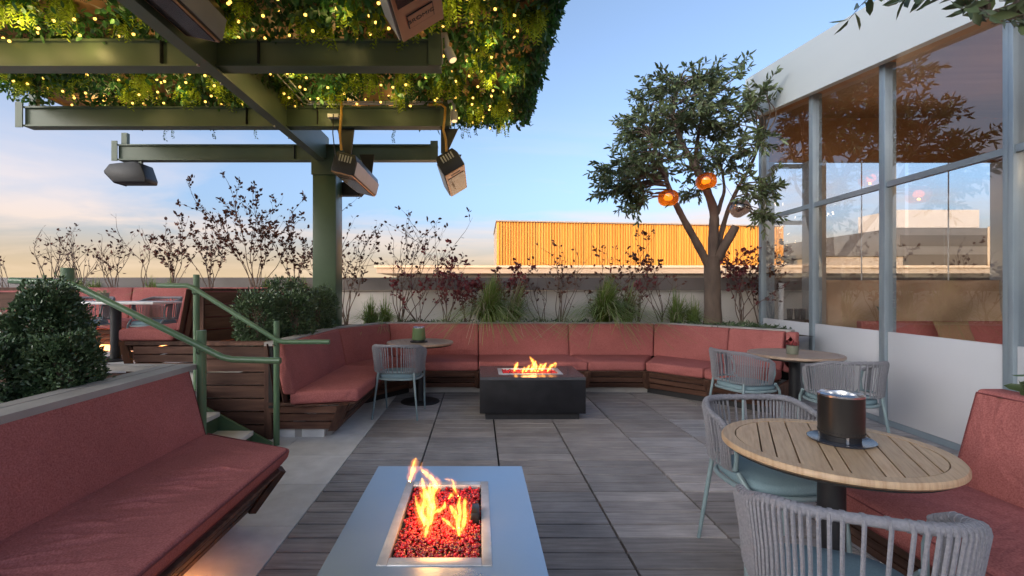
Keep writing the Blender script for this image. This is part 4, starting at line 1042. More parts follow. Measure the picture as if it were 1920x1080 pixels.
fire('fire', (.57, 5.45, .46), 'low orange flames rising from the charcoal fire table', [
    (pp([(964, 697), (967, 688), (969, 684), (971, 679)], 5.45), .022),
    (pp([(979, 699), (982, 692), (984, 687)], 5.42), .018),
    (pp([(985, 698), (990, 690), (993, 684)], 5.46), .018),
    (pp([(995, 699), (999, 690), (1001, 684), (1005, 676)], 5.45), .028),
    (pp([(1001, 686), (999, 678), (993, 668)], 5.45), .020),
    (pp([(1003, 698), (1005, 688), (1004, 680)], 5.47), .024),
    (pp([(1008, 698), (1012, 688), (1015, 681)], 5.45), .018),
    (pp([(1014, 696), (1019, 688), (1025, 680)], 5.44), .024),
    (pp([(1026, 697), (1031, 689), (1036, 685), (1043, 679)], 5.46), .021),
    (pp([(1040, 690), (1042, 684), (1044, 679)], 5.46), .012),
], .35)

# ------------------------------------------------------------------ tables
def round_table(loc, r, topm, rot, label, legm=BLACK, detailed=False):
    t = thing('round_table', loc, label, 'table')
    def mk(mb, nm, m, parent=t, smooth=False, bevel=0): return mb.build(nm, m, parent, world=False, smooth=smooth, bevel=bevel)
    ri = r * .86
    # outer ring
    mk(MB().lathe([(ri + .004, .712), (r - .012, .712), (r, .722), (r, .736), (r - .006, .744), (ri + .004, .744), (ri + .004, .712)], (0, 0, 0), 96, False), 'rim', topm, smooth=True)
    mk(MB().lathe([(0, .700), (ri + .03, .700), (ri + .03, .7115), (0, .7115)], (0, 0, 0), 48), 'underlay', DARKBASE)
    # boards across
    edges = [-1, -.70, -.50, -.24, -.03, .20, .40, .60, .80, 1] if not detailed else [-1, -.74, -.60, -.40, -.13, .02, .30, .46, .68, .84, 1]
    for i in range(len(edges) - 1):
        a, b = edges[i] * ri + .003, edges[i + 1] * ri - .003
        poly = []; N = 8
        for k in range(N + 1):
            x = a + (b - a) * k / N; poly.append((x, math.sqrt(max(ri * ri - x * x, 1e-8))))
        for k in range(N, -1, -1):
            x = a + (b - a) * k / N; poly.append((x, -math.sqrt(max(ri * ri - x * x, 1e-8))))
        mk(MB().prism(poly, .712, .743, 'z'), 'board', topm)
    mk(MB().lathe([(.05, .02), (.05, .699)], (0, 0, 0), 24), 'pedestal', legm, smooth=True)
    mk(MB().lathe([(.24, 0), (.24, .008), (.23, .014), (.052, .019), (0, .019)], (0, 0, 0), 40), 'foot', legm, smooth=True)
    t.rotation_euler = (0, 0, rot)
    return t
round_table((1.466, 2.0, 0), .408, TEAK, R(-28), 'round slatted teak table beside the rose banquette', detailed=True)
round_table((-.72, 5.96, 0), .41, TEAKD, R(15), 'round brown table by the angled left corner of the corner sofa')
round_table((3.19, 4.86, 0), .42, TEAKD, R(60), 'round brown table between the corner sofa and the white pavilion panels')

# ------------------------------------------------------------------ chairs
def make_chair():
    t = thing('rope_chair', (0, 0, 0), None, 'chair', 'grey rope chairs with blue seat cushions')
    def mk(mb, nm, m, parent=t, smooth=True, bevel=0): return mb.build(nm, m, parent, world=False, smooth=smooth, bevel=bevel)
    hw, db, df = .275, -.27, .20
    def rail(s, zf):      # s in -1..1 along the U from left arm tip to right arm tip; front is +y
        a = s * 2.05       # angle from the back centre
        e = .62
        ca, sa = math.cos(a), math.sin(a)
        x = hw * math.copysign(abs(sa) ** e, sa)
        y = -.02 + (-db - .02 if ca > 0 else df) * (-math.copysign(abs(ca) ** (e if ca > 0 else 1.0), ca))
        return x, y, zf(abs(s))
    def top(s): return .785 - .10 * max(0, s - .35) ** 1.5 * 2.0
    def bot(s): return .505 - .0 * s
    N = 48
    tp_ = [Vector(rail(-1 + 2 * i / N, top)) for i in range(N + 1)]
    bt_ = [Vector(rail(-1 + 2 * i / N, bot)) for i in range(N + 1)]
    for p in bt_: p.x *= .93; p.y = p.y * .92 + .0
    mk(MB().tube(tp_, .0155, 10), 'top_rail', ROPE)
    mk(MB().tube(bt_, .010, 8), 'lower_rail', CHAIRM)
    # front posts of the arms
    for s in (0, N):
        mk(MB().tube([tp_[s], (tp_[s] * .5 + bt_[s] * .5) + Vector((0, .02, 0)), bt_[s] + Vector((0, .0, 0))], .011, 8), 'arm_post', CHAIRM)
    # ropes: a loop over the top rail, then down to the lower rail
    ns = 52
    for i in range(ns):
        s = -0.97 + 1.94 * (i + .5) / ns
        f = (s + 1) / 2 * N; k = int(f); fr_ = f - k
        a = tp_[k].lerp(tp_[k + 1], fr_); b = bt_[k].lerp(bt_[k + 1], fr_)
        out = Vector((a.x, a.y, 0)).normalized()
        m1 = a.lerp(b, .5) + out * .010
        mb = MB().tube([a + out * .012 + Vector((0, 0, .006)), a + out * .016 - Vector((0, 0, .012)), m1, b + out * .011, b - Vector((0, 0, .012))], .0060, 5)
        nb = tp_[min(k + 1, N)] - tp_[max(k, 0)]; d = nb.normalized() * .0052
        mb.tube([a - d + Vector((0, 0, .0)), a + d], .0178, 9)
        mk(mb, 'rope', ROPE)
    # seat
    seat = [Vector((.235 * math.copysign(abs(math.sin(q)) ** .7, math.sin(q)), -.01 + .235 * math.copysign(abs(math.cos(q)) ** .7, math.cos(q)), .425)) for q in np.linspace(0, 2 * math.pi, 40, endpoint=False)]
    mk(MB().tube(seat, .0125, 8, closed=True), 'seat_frame', CHAIRM)
    prof = [(.0, -.005), (.93, -.005), (.985, .008), (1.0, .022), (.985, .038), (.93, .05), (.6, .060), (.0, .064)]
    V = []; 
    for (rr, z) in prof:
        for p in seat: V.append((p.x * rr * .97, (p.y + .01) * rr * .97 - .01, .432 + z))
    n = len(seat); Fs = []
    for i in range(len(prof) - 1):
        for k in range(n): Fs.append((i * n + k, i * n + (k + 1) % n, (i + 1) * n + (k + 1) % n, (i + 1) * n + k))
    cu_ = MB(); cu_.add(V, Fs); mk(cu_, 'seat_cushion', SEATB)
    for (sx, sy) in ((-1, -1), (1, -1), (-1, 1), (1, 1)):
        if sy < 0:
            mk(MB().tube([(sx * .195, -.215, .50), (sx * .20, -.225, .43), (sx * .245, -.275, .0)], [.0125, .0125, .010], 10), 'leg', CHAIRM)
        else:
            mk(MB().tube([(sx * .245, .10, .50), (sx * .228, .165, .43), (sx * .225, .225, .0)], [.0125, .0125, .010], 10), 'leg', CHAIRM)
    return t
chair0 = make_chair()
chairs = [((1.49, 2.43, 0), 183, 'grey rope chair tucked behind the round teak table'),
          ((1.125, 1.50, 0), -21, 'grey rope chair turning its woven back to the near fire table'),
          ((-.865, 5.38, 0), -5, 'grey rope chair at the brown table by the left corner of the corner sofa'),
          ((2.64, 4.75, 0), -75, 'grey rope chair facing the white pavilion panels with its back to the dark fire table'),
          ((3.13, 4.18, 0), -2, 'grey rope chair standing against the white pavilion panels'),
          ((-4.33, 6.42, .49), 170, 'grey rope chair behind the white terrace table beside the bench end'),
          ((-5.25, 6.42, .49), 188, 'grey rope chair behind the white terrace table, half hidden by box shrubs')]
for i, (loc, rz, lab) in enumerate(chairs):
    c = chair0 if i == 0 else copy_tree(chair0)
    c.location = loc; c.rotation_euler = (0, 0, R(rz)); c['label'] = lab

# ------------------------------------------------------------------ small things on tables
tb = thing('table_burner', (1.541, 2.047, .744), 'black cylinder table fire pit with a bright steel ring on the teak table', 'burner')
zt = .744
c = (1.541, 2.047, 0)
MB().lathe([(0, zt), (.115, zt + .001), (.122, zt + .010), (.119, zt + .010), (.10, zt + .006), (0, zt + .006)], c, 40).build('tray', TRAYB, tb, smooth=True)
MB().lathe([(.074, zt + .030), (.083, zt + .034), (.083, zt + .196), (.078, zt + .196), (.076, zt + .034)], c, 48, False).build('shell', BURNER, tb, smooth=True)
MB().lathe([(.084, zt + .192), (.084, zt + .200), (.074, zt + .207), (.054, zt + .203), (.052, zt + .198), (.055, zt + .14)], c, 48, False).build('ring', CHROME, tb, smooth=True)
MB().lathe([(0, zt + .05), (.07, zt + .05), (.07, zt + .06), (0, zt + .06)], c, 24).build('grate', BLACK, tb)
MB().lathe([(.066, zt + .0062), (.070, zt + .0062), (.072, zt + .030), (.066, zt + .030)], c, 32, False).build('base_ring', BLACK, tb, smooth=True)
for k in range(3):
    an = R(250 + 120 * k); MB().tube([(c[0] + .075 * math.cos(an), c[1] + .075 * math.sin(an), zt + .007), (c[0] + .075 * math.cos(an), c[1] + .075 * math.sin(an), zt + .035)], .007, 8).build('foot', CHROME, tb)
for k in range(40):
    an = 2 * math.pi * k / 40; p = Vector((c[0] + .0825 * math.cos(an), c[1] + .0825 * math.sin(an), zt + .045)); n = Vector((math.cos(an), math.sin(an), 0))
    MB().tube([p, p + n * .0015], .0035, 6).build('vent_hole', DARKBASE, tb)
gb2 = thing('table_burner', (-.72, 5.9, .744), 'green tapered table fire pit on the brown table at the left corner', 'burner')
c = (-.73, 5.9, 0)
MB().lathe([(0, zt), (.105, zt), (.108, zt + .012), (0, zt + .012)], c, 32).build('tray', BLACK, gb2, smooth=True)
MB().lathe([(.083, zt + .03), (.086, zt + .035), (.074, zt + .175), (.07, zt + .175)], c, 32, False).build('shell', GREENPOT, gb2, smooth=True)
MB().lathe([(.06, zt + .0125), (.075, zt + .0125), (.075, zt + .03), (.06, zt + .03)], c, 24).build('base_ring', BLACK, gb2)
MB().lathe([(.075, zt + .172), (.075, zt + .184), (.06, zt + .188), (.05, zt + .18), (.05, zt + .12)], c, 32, False).build('ring', CHROME, gb2, smooth=True)
def pot(loc, r, h, m, label, leafm, nleaf=22, leafl=.05, up=1.):
    t = thing('potted_plant', loc, label, 'potted plant')
    MB().lathe([(0, 0), (r * .88, 0), (r * .92, .004), (r, h), (r * .9, h), (r * .86, h * .85), (0, h * .85)], (0, 0, 0), 24).build('pot', m, t, smooth=True, world=False)
    P = np.stack([rng.normal(0, r * .4, nleaf), rng.normal(0, r * .4, nleaf), np.full(nleaf, h * .85) + rng.uniform(0, leafl * .6 * up, nleaf)], 1)
    V, Fq = leaves(P, np.stack([rng.normal(0, .5, nleaf), rng.normal(0, .5, nleaf), np.full(nleaf, .8 * up)], 1), rng.uniform(.6, 1.1, nleaf) * leafl, .2 * leafl)
    o = np_mesh('leaves', V, Fq, leafm); o.parent = t
pot((3.13, 4.80, .744), .055, .085, CERAM, 'small grey green pot with a reddish plant on the brown table by the pavilion', REDL)
pot((-4.72, 6.05, 1.235), .07, .11, CERAM, 'small dark pot with pale flowers on the white terrace table', STRAW, 26, .04)
pot((6.0, 7.12, .93), .06, .09, CERAM, 'small potted plant on the ledge of the dark red pavilion sofa', BOX, 20, .14)

# ------------------------------------------------------------------ plants
def ellipsoid_shrub(name, c, r, n, label, group, m=BOX, ll=(.014, .024), hang=.0, cat='shrub', seed=0):
    rr = np.random.default_rng(seed + 40)
    t = thing(name, (c[0], c[1], c[2] - r[2]), label, cat, group)
    u = norm(rr.normal(size=(n, 3)))
    lump = 1 + .13 * np.sin(u[:, 0] * 5 + seed) * np.cos(u[:, 2] * 6 + seed * 2) + .10 * np.sin(u[:, 1] * 9 + u[:, 2] * 7)
    rad = (rr.uniform(.35, 1, n) ** .35) * lump + rr.normal(0, .05, n)
    # upright, squarish outline
    e = np.abs(u) ** .75 * np.sign(u)
    P = np.array(c) + e * rad[:, None] * np.array(r)
    D = u + rr.normal(0, .7, (n, 3)) + np.array([0, 0, .25 - hang])
    V, Fq = leaves(P, D, rr.uniform(*ll, n) * 1.25, rr.uniform(*ll, n) * .34)
    np_mesh('foliage', V, Fq, m, t)
    mb = MB()
    for k in range(9):
        a = rr.uniform(0, 6.28); s_ = rr.uniform(.2, .7)
        mb.tube([(c[0], c[1], c[2] - r[2] - .02), (c[0] + math.cos(a) * s_ * r[0] * .4, c[1] + math.sin(a) * s_ * r[1] * .4, c[2]), (c[0] + math.cos(a) * s_ * r[0], c[1] + math.sin(a) * s_ * r[1], c[2] + r[2] * .7)], [.012, .008, .003], 5)
    mb.build('stem', TWIG, t)
    return t
ellipsoid_shrub('box_shrub', (-2.34, 2.62, 1.07), (.15, .16, .345), 15000, 'tall clipped box shrub beside the near handrail post', 'clipped shrubs', seed=1)
ellipsoid_shrub('box_shrub', (-2.16, 2.52, .955), (.13, .16, .20), 9000, 'rounded box shrub behind the near sofa back', 'clipped shrubs', seed=2)
ellipsoid_shrub('box_shrub', (-2.42, 2.36, .94), (.15, .16, .21), 8000, 'low dark box shrub at the rear of the near planter', 'clipped shrubs', seed=3)
for i, (x, y, h, w) in enumerate(((-2.28, 5.0, .28, .22), (-2.02, 5.3, .27, .2), (-2.30, 5.75, .36, .25), (-2.02, 6.1, .30, .2))):
    ellipsoid_shrub('clipped_shrub', (x, y, .80 + h), (w, w, h), 4200, ['silvery clipped shrub in front of the slatted planter wall', 'clipped shrub at the planter edge above the left sofa arm', 'taller clipped shrub close to the pergola post', 'dark clipped shrub tucked at the foot of the pergola post'][i], 'clipped shrubs', seed=10 + i, ll=(.02, .032))

LEAFS = 1.0
def grass(name, loc, n, h, spread, label, m=GRASS, lean=(0, 0), seed=0, plumes=0, w=.0075, group='ornamental grasses in the planter'):
    rr = np.random.default_rng(seed + 900)
    t = thing(name, loc, label, 'grass', group)
    def blades(n, h, spread, w, lean):
        K = 6; a = rr.uniform(0, 6.28, n); out = np.abs(rr.normal(0, spread, n)); L = h * rr.uniform(.55, 1.1, n)
        tt_ = np.linspace(0, 1, K)
        cx = np.cos(a)[:, None]; sx = np.sin(a)[:, None]
        bx = rr.normal(0, .03, n)[:, None]; by = rr.normal(0, .03, n)[:, None]
        o_ = out[:, None] * tt_ ** 1.6
        X = bx + cx * o_ + lean[0] * tt_ ** 2; Y = by + sx * o_ + lean[1] * tt_ ** 2
        Z = L[:, None] * (tt_ - .78 * np.minimum(out / max(h, .01), 1.3)[:, None] * tt_ ** 2.8 - .6 * abs(lean[1] + lean[0]) * tt_ ** 3)
        C = np.stack([X, Y, Z], -1)
        S = np.stack([-sx * np.ones(K), cx * np.ones(K), np.zeros((n, K))], -1) * (w * (1 - .85 * tt_) + .0004)[None, :, None]
        V = np.stack([C - S, C + S], 2).reshape(-1, 3)
        i = (np.arange(n)[:, None, None] * K * 2 + np.arange(K - 1)[None, :, None] * 2)
        Fq = (i + np.array([0, 1, 3, 2])).reshape(-1, 4)
        return V + np.array(loc), Fq
    V, Fq = blades(n, h, spread, w, lean); np_mesh('blades', V, Fq, m, t)
    if plumes:
        V, Fq = blades(plumes, h * 1.12, spread * 1.05, w * 1.0, lean); np_mesh('dry_blades', V, Fq, STRAW, t)
    return t
G = [(695, 7.5, 260, .5, .4, 'low green grass tuft at the foot of the bare shrub left of the red shrub', (0, 0), 10),
     (722, 7.55, 240, .5, .4, 'green grass tuft between the bare shrub and the round brown table', (0, 0), 0),
     (915, 7.42, 1100, .88, .62, 'large arching grass spilling over the middle seam of the corner sofa', (.10, -.24), 170),
     (962, 7.45, 190, .72, .5, 'dry arching grass beside the purple shrub', (.12, -.15), 120),
     (1132, 7.38, 1100, .88, .56, 'bright green grass clump leaning over the sofa back below the gold building', (.05, -.22), 110),
     (1175, 7.5, 170, .72, .5, 'dry plume grass beside the bright green clump', (.06, -.12), 130),
     (1268, 7.55, 300, .62, .45, 'fine green grass left of the tree trunk', (0, 0), 40),
     (1300, 7.5, 200, .5, .36, 'fine dark grass at the foot of the tree trunk', (0, 0), 0)]
for i, (px, Y, n, h, sp, lab, lean, plm) in enumerate(G):
    c = at(px, 600, Y); grass('ornamental_grass', (c.x, Y, .80), n, h, sp, lab, lean=lean, seed=i, plumes=plm)
UG = [(150, 'green grass tuft above the upper handrail on the raised terrace'), (178, 'pale grass tuft behind the rose sofa of the raised terrace'), (285, 'green grass tuft above the terrace bench'), (320, 'spreading grass tuft behind the upper handrail end'), (545, 'grass tuft behind the clipped shrubs left of the post'), (570, 'tall grass tuft touching the pergola post'), (500, 'grass tuft under the big plum shrub')]
for i, (px, lab) in enumerate(UG):
    Y = 7.85; c = at(px, 520, Y); grass('terrace_grass', (c.x, Y, 1.30), 130, .30, .20, lab, seed=30 + i, plumes=20, group='grass tufts along the upper parapet')
upl = thing('terrace_planter', (-5, 7.9, .49), 'narrow planter bed along the parapet of the raised terrace', 'planter')
MB().box(-10, -3.05, 7.70, 8.1, zb, 1.28).build('soil', SOIL, upl)
MB().box(-10, -3.05, 7.66, 7.698, zb, 1.36).build('side', WOODX, upl)

def twig_shrub(name, loc, h, nst, spread, nleaf, label, leafm, group, seed=0, leafl=(.045, .075), twigd=3, lean=0., bare=.35, cat='shrub'):
    rr = random.Random(seed * 13 + 5); r2 = np.random.default_rng(seed + 300)
    t = thing(name, loc, label, cat, group); mb = MB(); P, D = [], []
    base = Vector(loc)
    def grow(p, d, L, r, depth):
        n = max(3, int(L / .07)); pts = [p]; q = p.copy(); dd = d.copy()
        for i in range(n):
            dd = (dd + Vector((rr.gauss(0, .11), rr.gauss(0, .11), rr.gauss(.03, .06)))).normalized(); q = q + dd * (L / n); pts.append(q.copy())
            if depth < twigd and i > n * (.25 if depth else .35) and rr.random() < .38:
                sd = (dd + Vector((rr.gauss(0, .65), rr.gauss(0, .65), rr.gauss(.1, .25)))).normalized()
                grow(q, sd, L * rr.uniform(.28, .5) * (1 - i / n * .4), r * .55, depth + 1)
            if depth >= 1 or i > n * bare:
                P.append(q + Vector((rr.gauss(0, .008), rr.gauss(0, .008), 0))); D.append(dd + Vector((rr.gauss(0, .8), rr.gauss(0, .8), rr.gauss(0, .5))))
        mb.tube(pts, [max(.0009, r * (1 - .75 * i / n)) for i in range(n + 1)], 5 if depth == 0 else 4)
    for k in range(nst):
        a = rr.uniform(0, 6.28); s_ = rr.uniform(.05, spread)
        grow(base + Vector((rr.gauss(0, .02), rr.gauss(0, .02), -.02)), Vector((math.cos(a) * s_ + lean, math.sin(a) * s_ * .6, 1)).normalized(), h * rr.uniform(.6, 1.05), .0085 if h > .7 else .006, 0)
    mb.build('stems', TWIG, t)
    if nleaf and P:
        ix = r2.integers(0, len(P), nleaf)
        PP = np.array([P[i][:] for i in ix]) + r2.normal(0, .012, (nleaf, 3)); DD = np.array([D[i][:] for i in ix]) + r2.normal(0, .4, (nleaf, 3))
        V, Fq = leaves(PP, DD, r2.uniform(*leafl, nleaf), r2.uniform(*leafl, nleaf) * .30, rnd=r2); np_mesh('leaves', V, Fq, leafm, t)
    return t
UPZ = 1.28
TS = [(15, 7.9, .62, 3, .25, 10, 'sparse bare twigs beside the left wooden screen', DARKL, UPZ, 0),
      (95, 7.9, .95, 9, .40, 40, 'bare twiggy clump with a few leaves left of the near handrail post', DARKL, UPZ, 0),
      (150, 7.9, 1.0, 9, .35, 60, 'bare twiggy shrub with scattered leaf tips above the near handrail', DARKL, UPZ, 0),
      (215, 7.85, .9, 6, .40, 70, 'thin spreading shrub with low leaves above the white terrace table', DARKL, UPZ, 0),
      (268, 7.85, 1.12, 2, .10, 40, 'single tall slim stem with few leaves above the terrace bench', DARKL, UPZ, 0),
      (325, 7.85, 1.05, 5, .22, 330, 'leafy plum shrub behind the upper handrail end', DARKL, UPZ, 0),
      (395, 7.85, 1.05, 6, .25, 250, 'loose plum shrub with thin lower stems beside the upper handrail', DARKL, UPZ, 0),
      (478, 7.8, 1.45, 8, .32, 850, 'tall dense plum shrub left of the pergola post', DARKL, UPZ, 0),
      (548, 7.8, 1.0, 5, .30, 360, 'short plum shrub against the left side of the pergola post', DARKL, UPZ, .1),
      (650, 7.6, 1.65, 7, .24, 330, 'upright shrub with dark leaf tips right of the pergola post', DARKL, .80, .03),
      (752, 7.65, 1.50, 8, .34, 170, 'bare branching shrub with few leaves beside the post shrub', DARKL, .80, .02),
      (835, 7.6, 1.0, 7, .45, 340, 'spreading red leaved shrub above the round brown table', REDL, .80, .18),
      (785, 7.7, .85, 5, .5, 150, 'low red leaved shrub against the pale parapet', REDL, .80, .1),
      (875, 7.7, .8, 5, .45, 260, 'crimson shrub left of the large arching grass', REDL, .80, .1),
      (942, 7.75, .82, 9, .30, 520, 'dense purple shrub behind the large arching grass', REDL, .80, .05),
      (1050, 7.75, 1.0, 7, .50, 90, 'bare vase shaped shrub in front of the parapet under the gold wall', DARKL, .80, 0),
      (1015, 7.8, .9, 4, .50, 60, 'thin leaning twigs right of the purple shrub', DARKL, .80, -.3),
      (1130, 7.85, .98, 6, .40, 120, 'thin twigs with dark tips behind the bright green grass', DARKL, .80, .1),
      (1195, 7.7, .85, 6, .40, 160, 'red speckled shrub right of the bright green grass', REDL, .80, .05),
      (1240, 7.8, 1.15, 5, .30, 190, 'upright dark leaved shrub left of the tree against the gold wall', DARKL, .80, .05),
      (1390, 7.6, 1.12, 7, .36, 380, 'dark red shrub between the tree trunk and the pavilion corner', REDL, .80, .08),
      (1425, 7.75, 1.1, 6, .30, 320, 'dark leaved shrub at the pavilion corner post', DARKL, .80, .0)]
for i, (px, Y, h, ns, sp, nl, lab, lm, z, lean) in enumerate(TS):
    x = (px - CX) / F * Y
    twig_shrub('twiggy_shrub', (x, Y, z), h * 1.15, ns + 1, sp * 1.15, int(nl * (1.15 if z > 1 else 1.35)), lab, lm, 'slender shrubs along the parapet', seed=i, lean=lean)
# low ground cover in the right planter
cov = []
for (x0, x1, y0, y1, n) in ((3.0, 4.15, 6.35, 7.4, 1500), (-1.2, 2.4, 7.25, 8.0, 1200)):
    P = np.stack([rng.uniform(x0, x1, n), rng.uniform(y0, y1, n), .80 + rng.uniform(0, .09, n)], 1)
    cov.append(leaves(P, np.stack([rng.normal(0, .7, n), rng.normal(0, .7, n), np.full(n, .5)], 1), rng.uniform(.03, .06, n), rng.uniform(.008, .014, n)))
V, Fq = join_np(cov); tag(np_mesh('ground_cover', V, Fq, BOX), 'low green ground cover in the planter under the tree', 'ground cover', kind='stuff')
# leafy plant over the banquette back
t = thing('edge_plant', (2.68, 2.28, .86), 'glossy green plant spilling over the top of the banquette back', 'plant')
n = 150; P = np.array([2.66, 2.22, .90]) + rng.normal(0, 1, (n, 3)) * np.array([.07, .05, .035]); D = rng.normal(0, 1, (n, 3)) * np.array([1, 1, .5]) + np.array([-.3, 0, .25])
V, Fq = leaves(P, D, rng.uniform(.05, .085, n), rng.uniform(.014, .022, n)); np_mesh('leaves', V, Fq, BOX, t)
MB().tube([(2.68, 2.2, .84), (2.66, 2.22, .93)], .006, 5).build('stem', TWIG, t)

# ---- trees
def smooth_path(pts, N=10):
    pts = [Vector(p) for p in pts]; out = []
    M_ = (len(pts) - 1) * N
    for i in range(M_ + 1):
        t = i / N; k = min(int(t), len(pts) - 2); f = t - k
        p0, p1, p2, p3 = pts[max(k - 1, 0)], pts[k], pts[k + 1], pts[min(k + 2, len(pts) - 1)]
        out.append(.5 * ((2 * p1) + (p2 - p0) * f + (2 * p0 - 5 * p1 + 4 * p2 - p3) * f * f + (3 * p1 - p0 - 3 * p2 + p3) * f ** 3))
    return out
def lobed(pts, r0, r1, seed=0):
    n = len(pts); return [(r0 + (r1 - r0) * i / (n - 1)) * (1 + .05 * math.sin(i * 1.1 + seed) + .03 * math.sin(i * 2.9 + seed)) for i in range(n)]
def sprays(clusters, src, mb, leafl, leafw, per=4, nl=12, rr=None, r2=None, droop=.25):
    P, D = [], []
    for c in clusters:
        s = min(src, key=lambda p: (p - c).length + .3 * abs(p.z - c.z))
        mid = s.lerp(c, .5) + Vector((rr.gauss(0, .05), rr.gauss(0, .05), .05))
        path = smooth_path([s, mid, c], 4); mb.tube(path, [max(.003, .012 * (1 - i / len(path)) + .003) for i in range(len(path))], 5)
        out = (c - s).normalized()
        for k in range(per):
            d = (out * .8 + Vector((rr.gauss(0, .75), rr.gauss(0, .75), rr.gauss(.0, .5)))).normalized()
            L = rr.uniform(.20, .36); q = c - d * .05; pts = [q.copy()]
            for i in range(nl):
                d = (d + Vector((rr.gauss(0, .09), rr.gauss(0, .09), -droop / nl * 2.2 * (i / nl)))).normalized(); q = q + d * L / nl; pts.append(q.copy())
                sd = d.cross(Vector((rr.gauss(0, 1), rr.gauss(0, 1), rr.gauss(0, 1)))).normalized()
                P.append(q[:]); D.append((d * .75 + sd * .85 - Vector((0, 0, .15)))[:])
            P.append(q[:]); D.append(d[:])
            mb.tube(pts, [.0025] * len(pts), 4)
    P = np.array(P); D = np.array(D); n = len(P)
    return leaves(P, D, r2.uniform(*leafl, n), r2.uniform(*leafw, n), curl=.08, rnd=r2)
def main_tree():
    rr = random.Random(21); r2 = np.random.default_rng(21); Y = 7.2
    t = thing('tree', (3.5, Y, .8), 'broadleaf tree with a forked trunk in the planter beside the pavilion', 'tree')
    trunk = smooth_path([at(1337, 622, Y), at(1336, 560, Y), at(1335, 505, Y), at(1334, 482, Y)], 8)
    MB().tube(trunk, [.120 - .012 * i / len(trunk) + (.025 * max(0, 1 - i / 6)) for i in range(len(trunk))], 18).build('trunk', BARK, t, smooth=True)
    limbs = [([at(1330, 500, Y), at(1306, 455, Y - .05), at(1280, 408, Y - .12), at(1258, 362, Y - .2), at(1240, 310, Y - .25), at(1222, 262, Y - .3)], .085, .022),
             ([at(1337, 500, Y), at(1338, 440, Y + .05), at(1338, 395, Y + .05), at(1322, 350, Y), at(1300, 305, Y), at(1276, 262, Y), at(1262, 205, Y + .05), at(1275, 160, Y)], .11, .02),
             ([at(1324, 352, Y), at(1306, 300, Y + .25), at(1312, 240, Y + .3), at(1330, 180, Y + .2)], .06, .018),
             ([at(1344, 490, Y), at(1352, 440, Y + .12), at(1366, 392, Y + .1), at(1385, 350, Y - .05), at(1408, 310, Y - .2), at(1425, 268, Y - .3)], .06, .014),
             ([at(1345, 400, Y + .06), at(1352, 378, Y + .2), at(1358, 352, Y + .3), at(1350, 300, Y + .4)], .05, .016)]
    src = []; 
    for i, (p, a, b) in enumerate(limbs):
        path = smooth_path(p, 8); src += path[int(len(path) * .45):]
        MB().tube(path, lobed(path, a * .74, b * .9, i), 12).build('limb', BARK, t, smooth=True)
    stub = smooth_path([at(1343, 492, Y), at(1358, 462, Y - .1), at(1380, 424, Y - .18)], 5)
    MB().tube(stub, lobed(stub, .072, .056), 12).build('limb', BARK, t, smooth=True)
    clusters = []
    # crown laid out as overlapping lobes (photo pixel centre, pixel radii, depth shift)
    lobes = [(1300, 200, 95, 52, 0, 20), (1222, 235, 65, 55, -.1, 16), (1190, 305, 62, 50, -.2, 19), (1245, 285, 75, 60, .1, 13), (1160, 325, 42, 42, -.2, 10), (1195, 370, 30, 32, -.2, 7),
             (1330, 235, 80, 55, .2, 12), (1372, 215, 45, 38, -.1, 8), (1380, 285, 42, 42, -.2, 9), (1345, 300, 45, 35, .3, 6), (1420, 345, 32, 32, -.6, 6), (1428, 182, 16, 12, -.5, 2), (1428, 395, 20, 18, -.7, 3), (1300, 345, 20, 25, .3, 3), (1285, 155, 55, 22, 0, 8), (1228, 170, 45, 32, .1, 8), (1345, 160, 50, 26, .1, 6)]
    for (cx, cy, rx, ry, dY, k) in lobes:
        for _ in range(int(k * 1.45 + .5)):
            u = Vector((rr.gauss(0, 1), rr.gauss(0, 1), rr.gauss(0, 1))).normalized() * (rr.random() ** .45)
            p = at(cx + u.x * rx * .92, cy - u.z * ry * .92, Y + dY); p.y += u.y * (.75 if rx > 40 else .2)
            if p.y < 7.6 and p.x > wallx(p.y) - .12: p.x = wallx(p.y) - .2
            clusters.append(p)
    mb = MB(); V, Fq = sprays(clusters, src, mb, (.075, .125), (.0135, .021), 3, 12, rr, r2)
    ok = V.reshape(-1, 6, 3); keep = ~((ok[:, :, 0].max(1) > 3.832 + .07 * ok[:, 0, 1] - .03) & (ok[:, :, 1].min(1) < 7.75)); ok = ok[keep]
    V = ok.reshape(-1, 3); i = np.arange(len(ok))[:, None] * 6
    Fq = np.concatenate([i + np.array([[0, 1, 2, 3]]), i + np.array([[0, 3, 4, 5]])], 1).reshape(-1, 4)
    mb.build('twigs', BARK, t); np_mesh('crown', V, Fq, OLIVE, t)
main_tree()
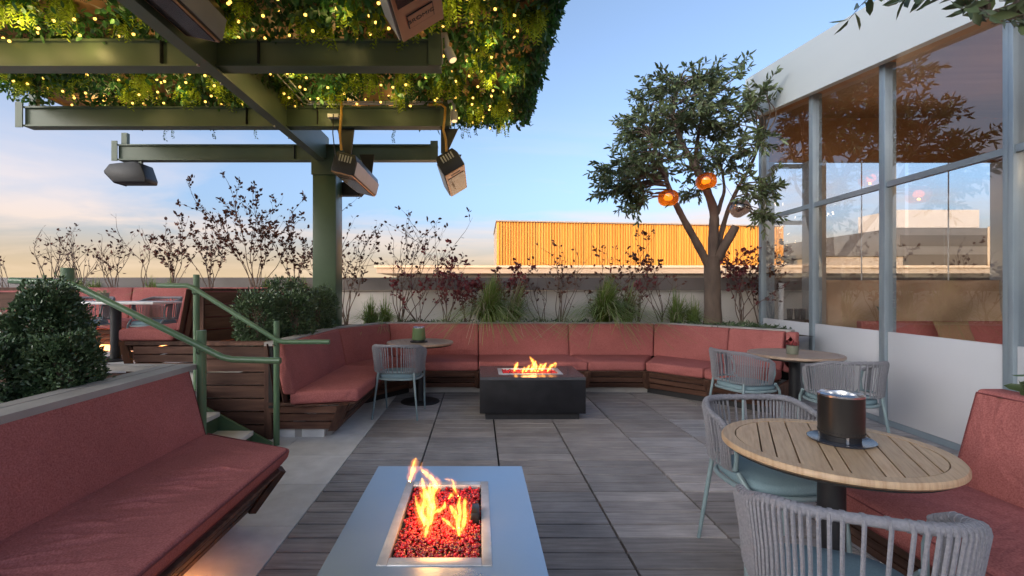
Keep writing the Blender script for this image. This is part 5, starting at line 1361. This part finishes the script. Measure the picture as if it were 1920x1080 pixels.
def side_tree():
    rr = random.Random(4); r2 = np.random.default_rng(4)
    t = thing('overhanging_tree', (2.95, 1.3, .85), 'tree in the side planter whose leafy branch hangs over the fascia', 'tree')
    trunk = smooth_path([(2.98, 1.25, .84), (2.95, 1.27, 1.6), (3.0, 1.3, 2.3), (3.08, 1.35, 2.7)], 6)
    MB().tube(trunk, lobed(trunk, .10, .06), 14).build('trunk', BARK, t, smooth=True)
    l1 = smooth_path([(3.06, 1.34, 2.6), (3.2, 1.8, 3.05), (3.3, 2.3, 3.22), at(1905, 20, 2.95), at(1850, 30, 2.95)], 6)
    MB().tube(l1, lobed(l1, .05, .008), 8).build('limb', BARK, t, smooth=True)
    l2 = smooth_path([(3.06, 1.34, 2.6), (2.9, 1.0, 3.1), (2.8, .7, 3.5)], 6); MB().tube(l2, lobed(l2, .045, .012), 8).build('limb', BARK, t, smooth=True)
    cl = [at(1858, 22, 2.95), at(1815, 14, 2.9), at(1880, 40, 2.92), at(1900, 8, 3.0), at(1770, -6, 2.92), at(1660, -25, 2.9), at(1885, -20, 2.9), at(1830, -40, 2.9)]
    cl2 = [Vector((2.8 + rr.gauss(0, .3), .7 + rr.gauss(0, .3), 3.5 + rr.gauss(0, .2))) for _ in range(10)]
    mb = MB(); V, Fq = sprays(cl, l1[len(l1) // 2:], mb, (.10, .15), (.019, .027), 3, 7, rr, r2, droop=.5)
    mb.build('twigs', BARK, t); np_mesh('crown', V, Fq, OLIVE, t)
    mb = MB(); V, Fq = sprays(cl2, l2[len(l2) // 2:], mb, (.10, .15), (.019, .027), 3, 7, rr, r2, droop=.5)
    mb.build('twigs', BARK, t); np_mesh('crown', V, Fq, OLIVE, t)
side_tree()
# lanterns in the tree
def lantern(px, py, Y, lit, tilt, label):
    c = at(px, py, Y); t = thing('pendant_lantern', c, label, 'lantern', 'glass lanterns hung in the tree')
    prof = [(.05, .108), (.098, .092), (.130, .055), (.140, .0), (.130, -.055), (.100, -.092), (.065, -.108)]
    MB().lathe(prof, (0, 0, 0), 32, False).build('shade', AMBER if lit else SMOKE, t, smooth=True, world=False)
    MB().lathe([(.05, .106), (.055, .112), (.02, .125), (.012, .13)], (0, 0, 0), 20).build('cap', BURNER, t, smooth=True, world=False)
    MB().lathe([(.0, -.035), (.045, -.03), (.062, .0), (.045, .04), (.02, .06), (0, .06)], (0, 0, 0), 20).build('bulb', LAMPG if lit else SMOKE, t, smooth=True, world=False)
    MB().tube([(0, 0, .13), (.01, 0, .4), (.0, .02, .62)], .003, 5).build('cord', BURNER, t, world=False)
    t.rotation_euler = (tilt * .4, tilt, 0)
    if lit:
        ld = bpy.data.lights.new('lantern_glow', 'POINT'); ld.energy = .28; ld.color = (1, .45, .12); ld.shadow_soft_size = .015
        lo = bpy.data.objects.new('glow', ld); COL.objects.link(lo); lo.parent = t; lo.location = (0, 0, -.062)
lantern(1253, 371, 6.75, True, R(0), 'lit amber lantern hanging at the left limb of the tree')
lantern(1324, 340, 6.80, True, R(-12), 'lit amber lantern hanging in front of the tree fork')
lantern(1388, 391, 6.85, False, R(-28), 'unlit smoked lantern tilted beside the right limb of the tree')
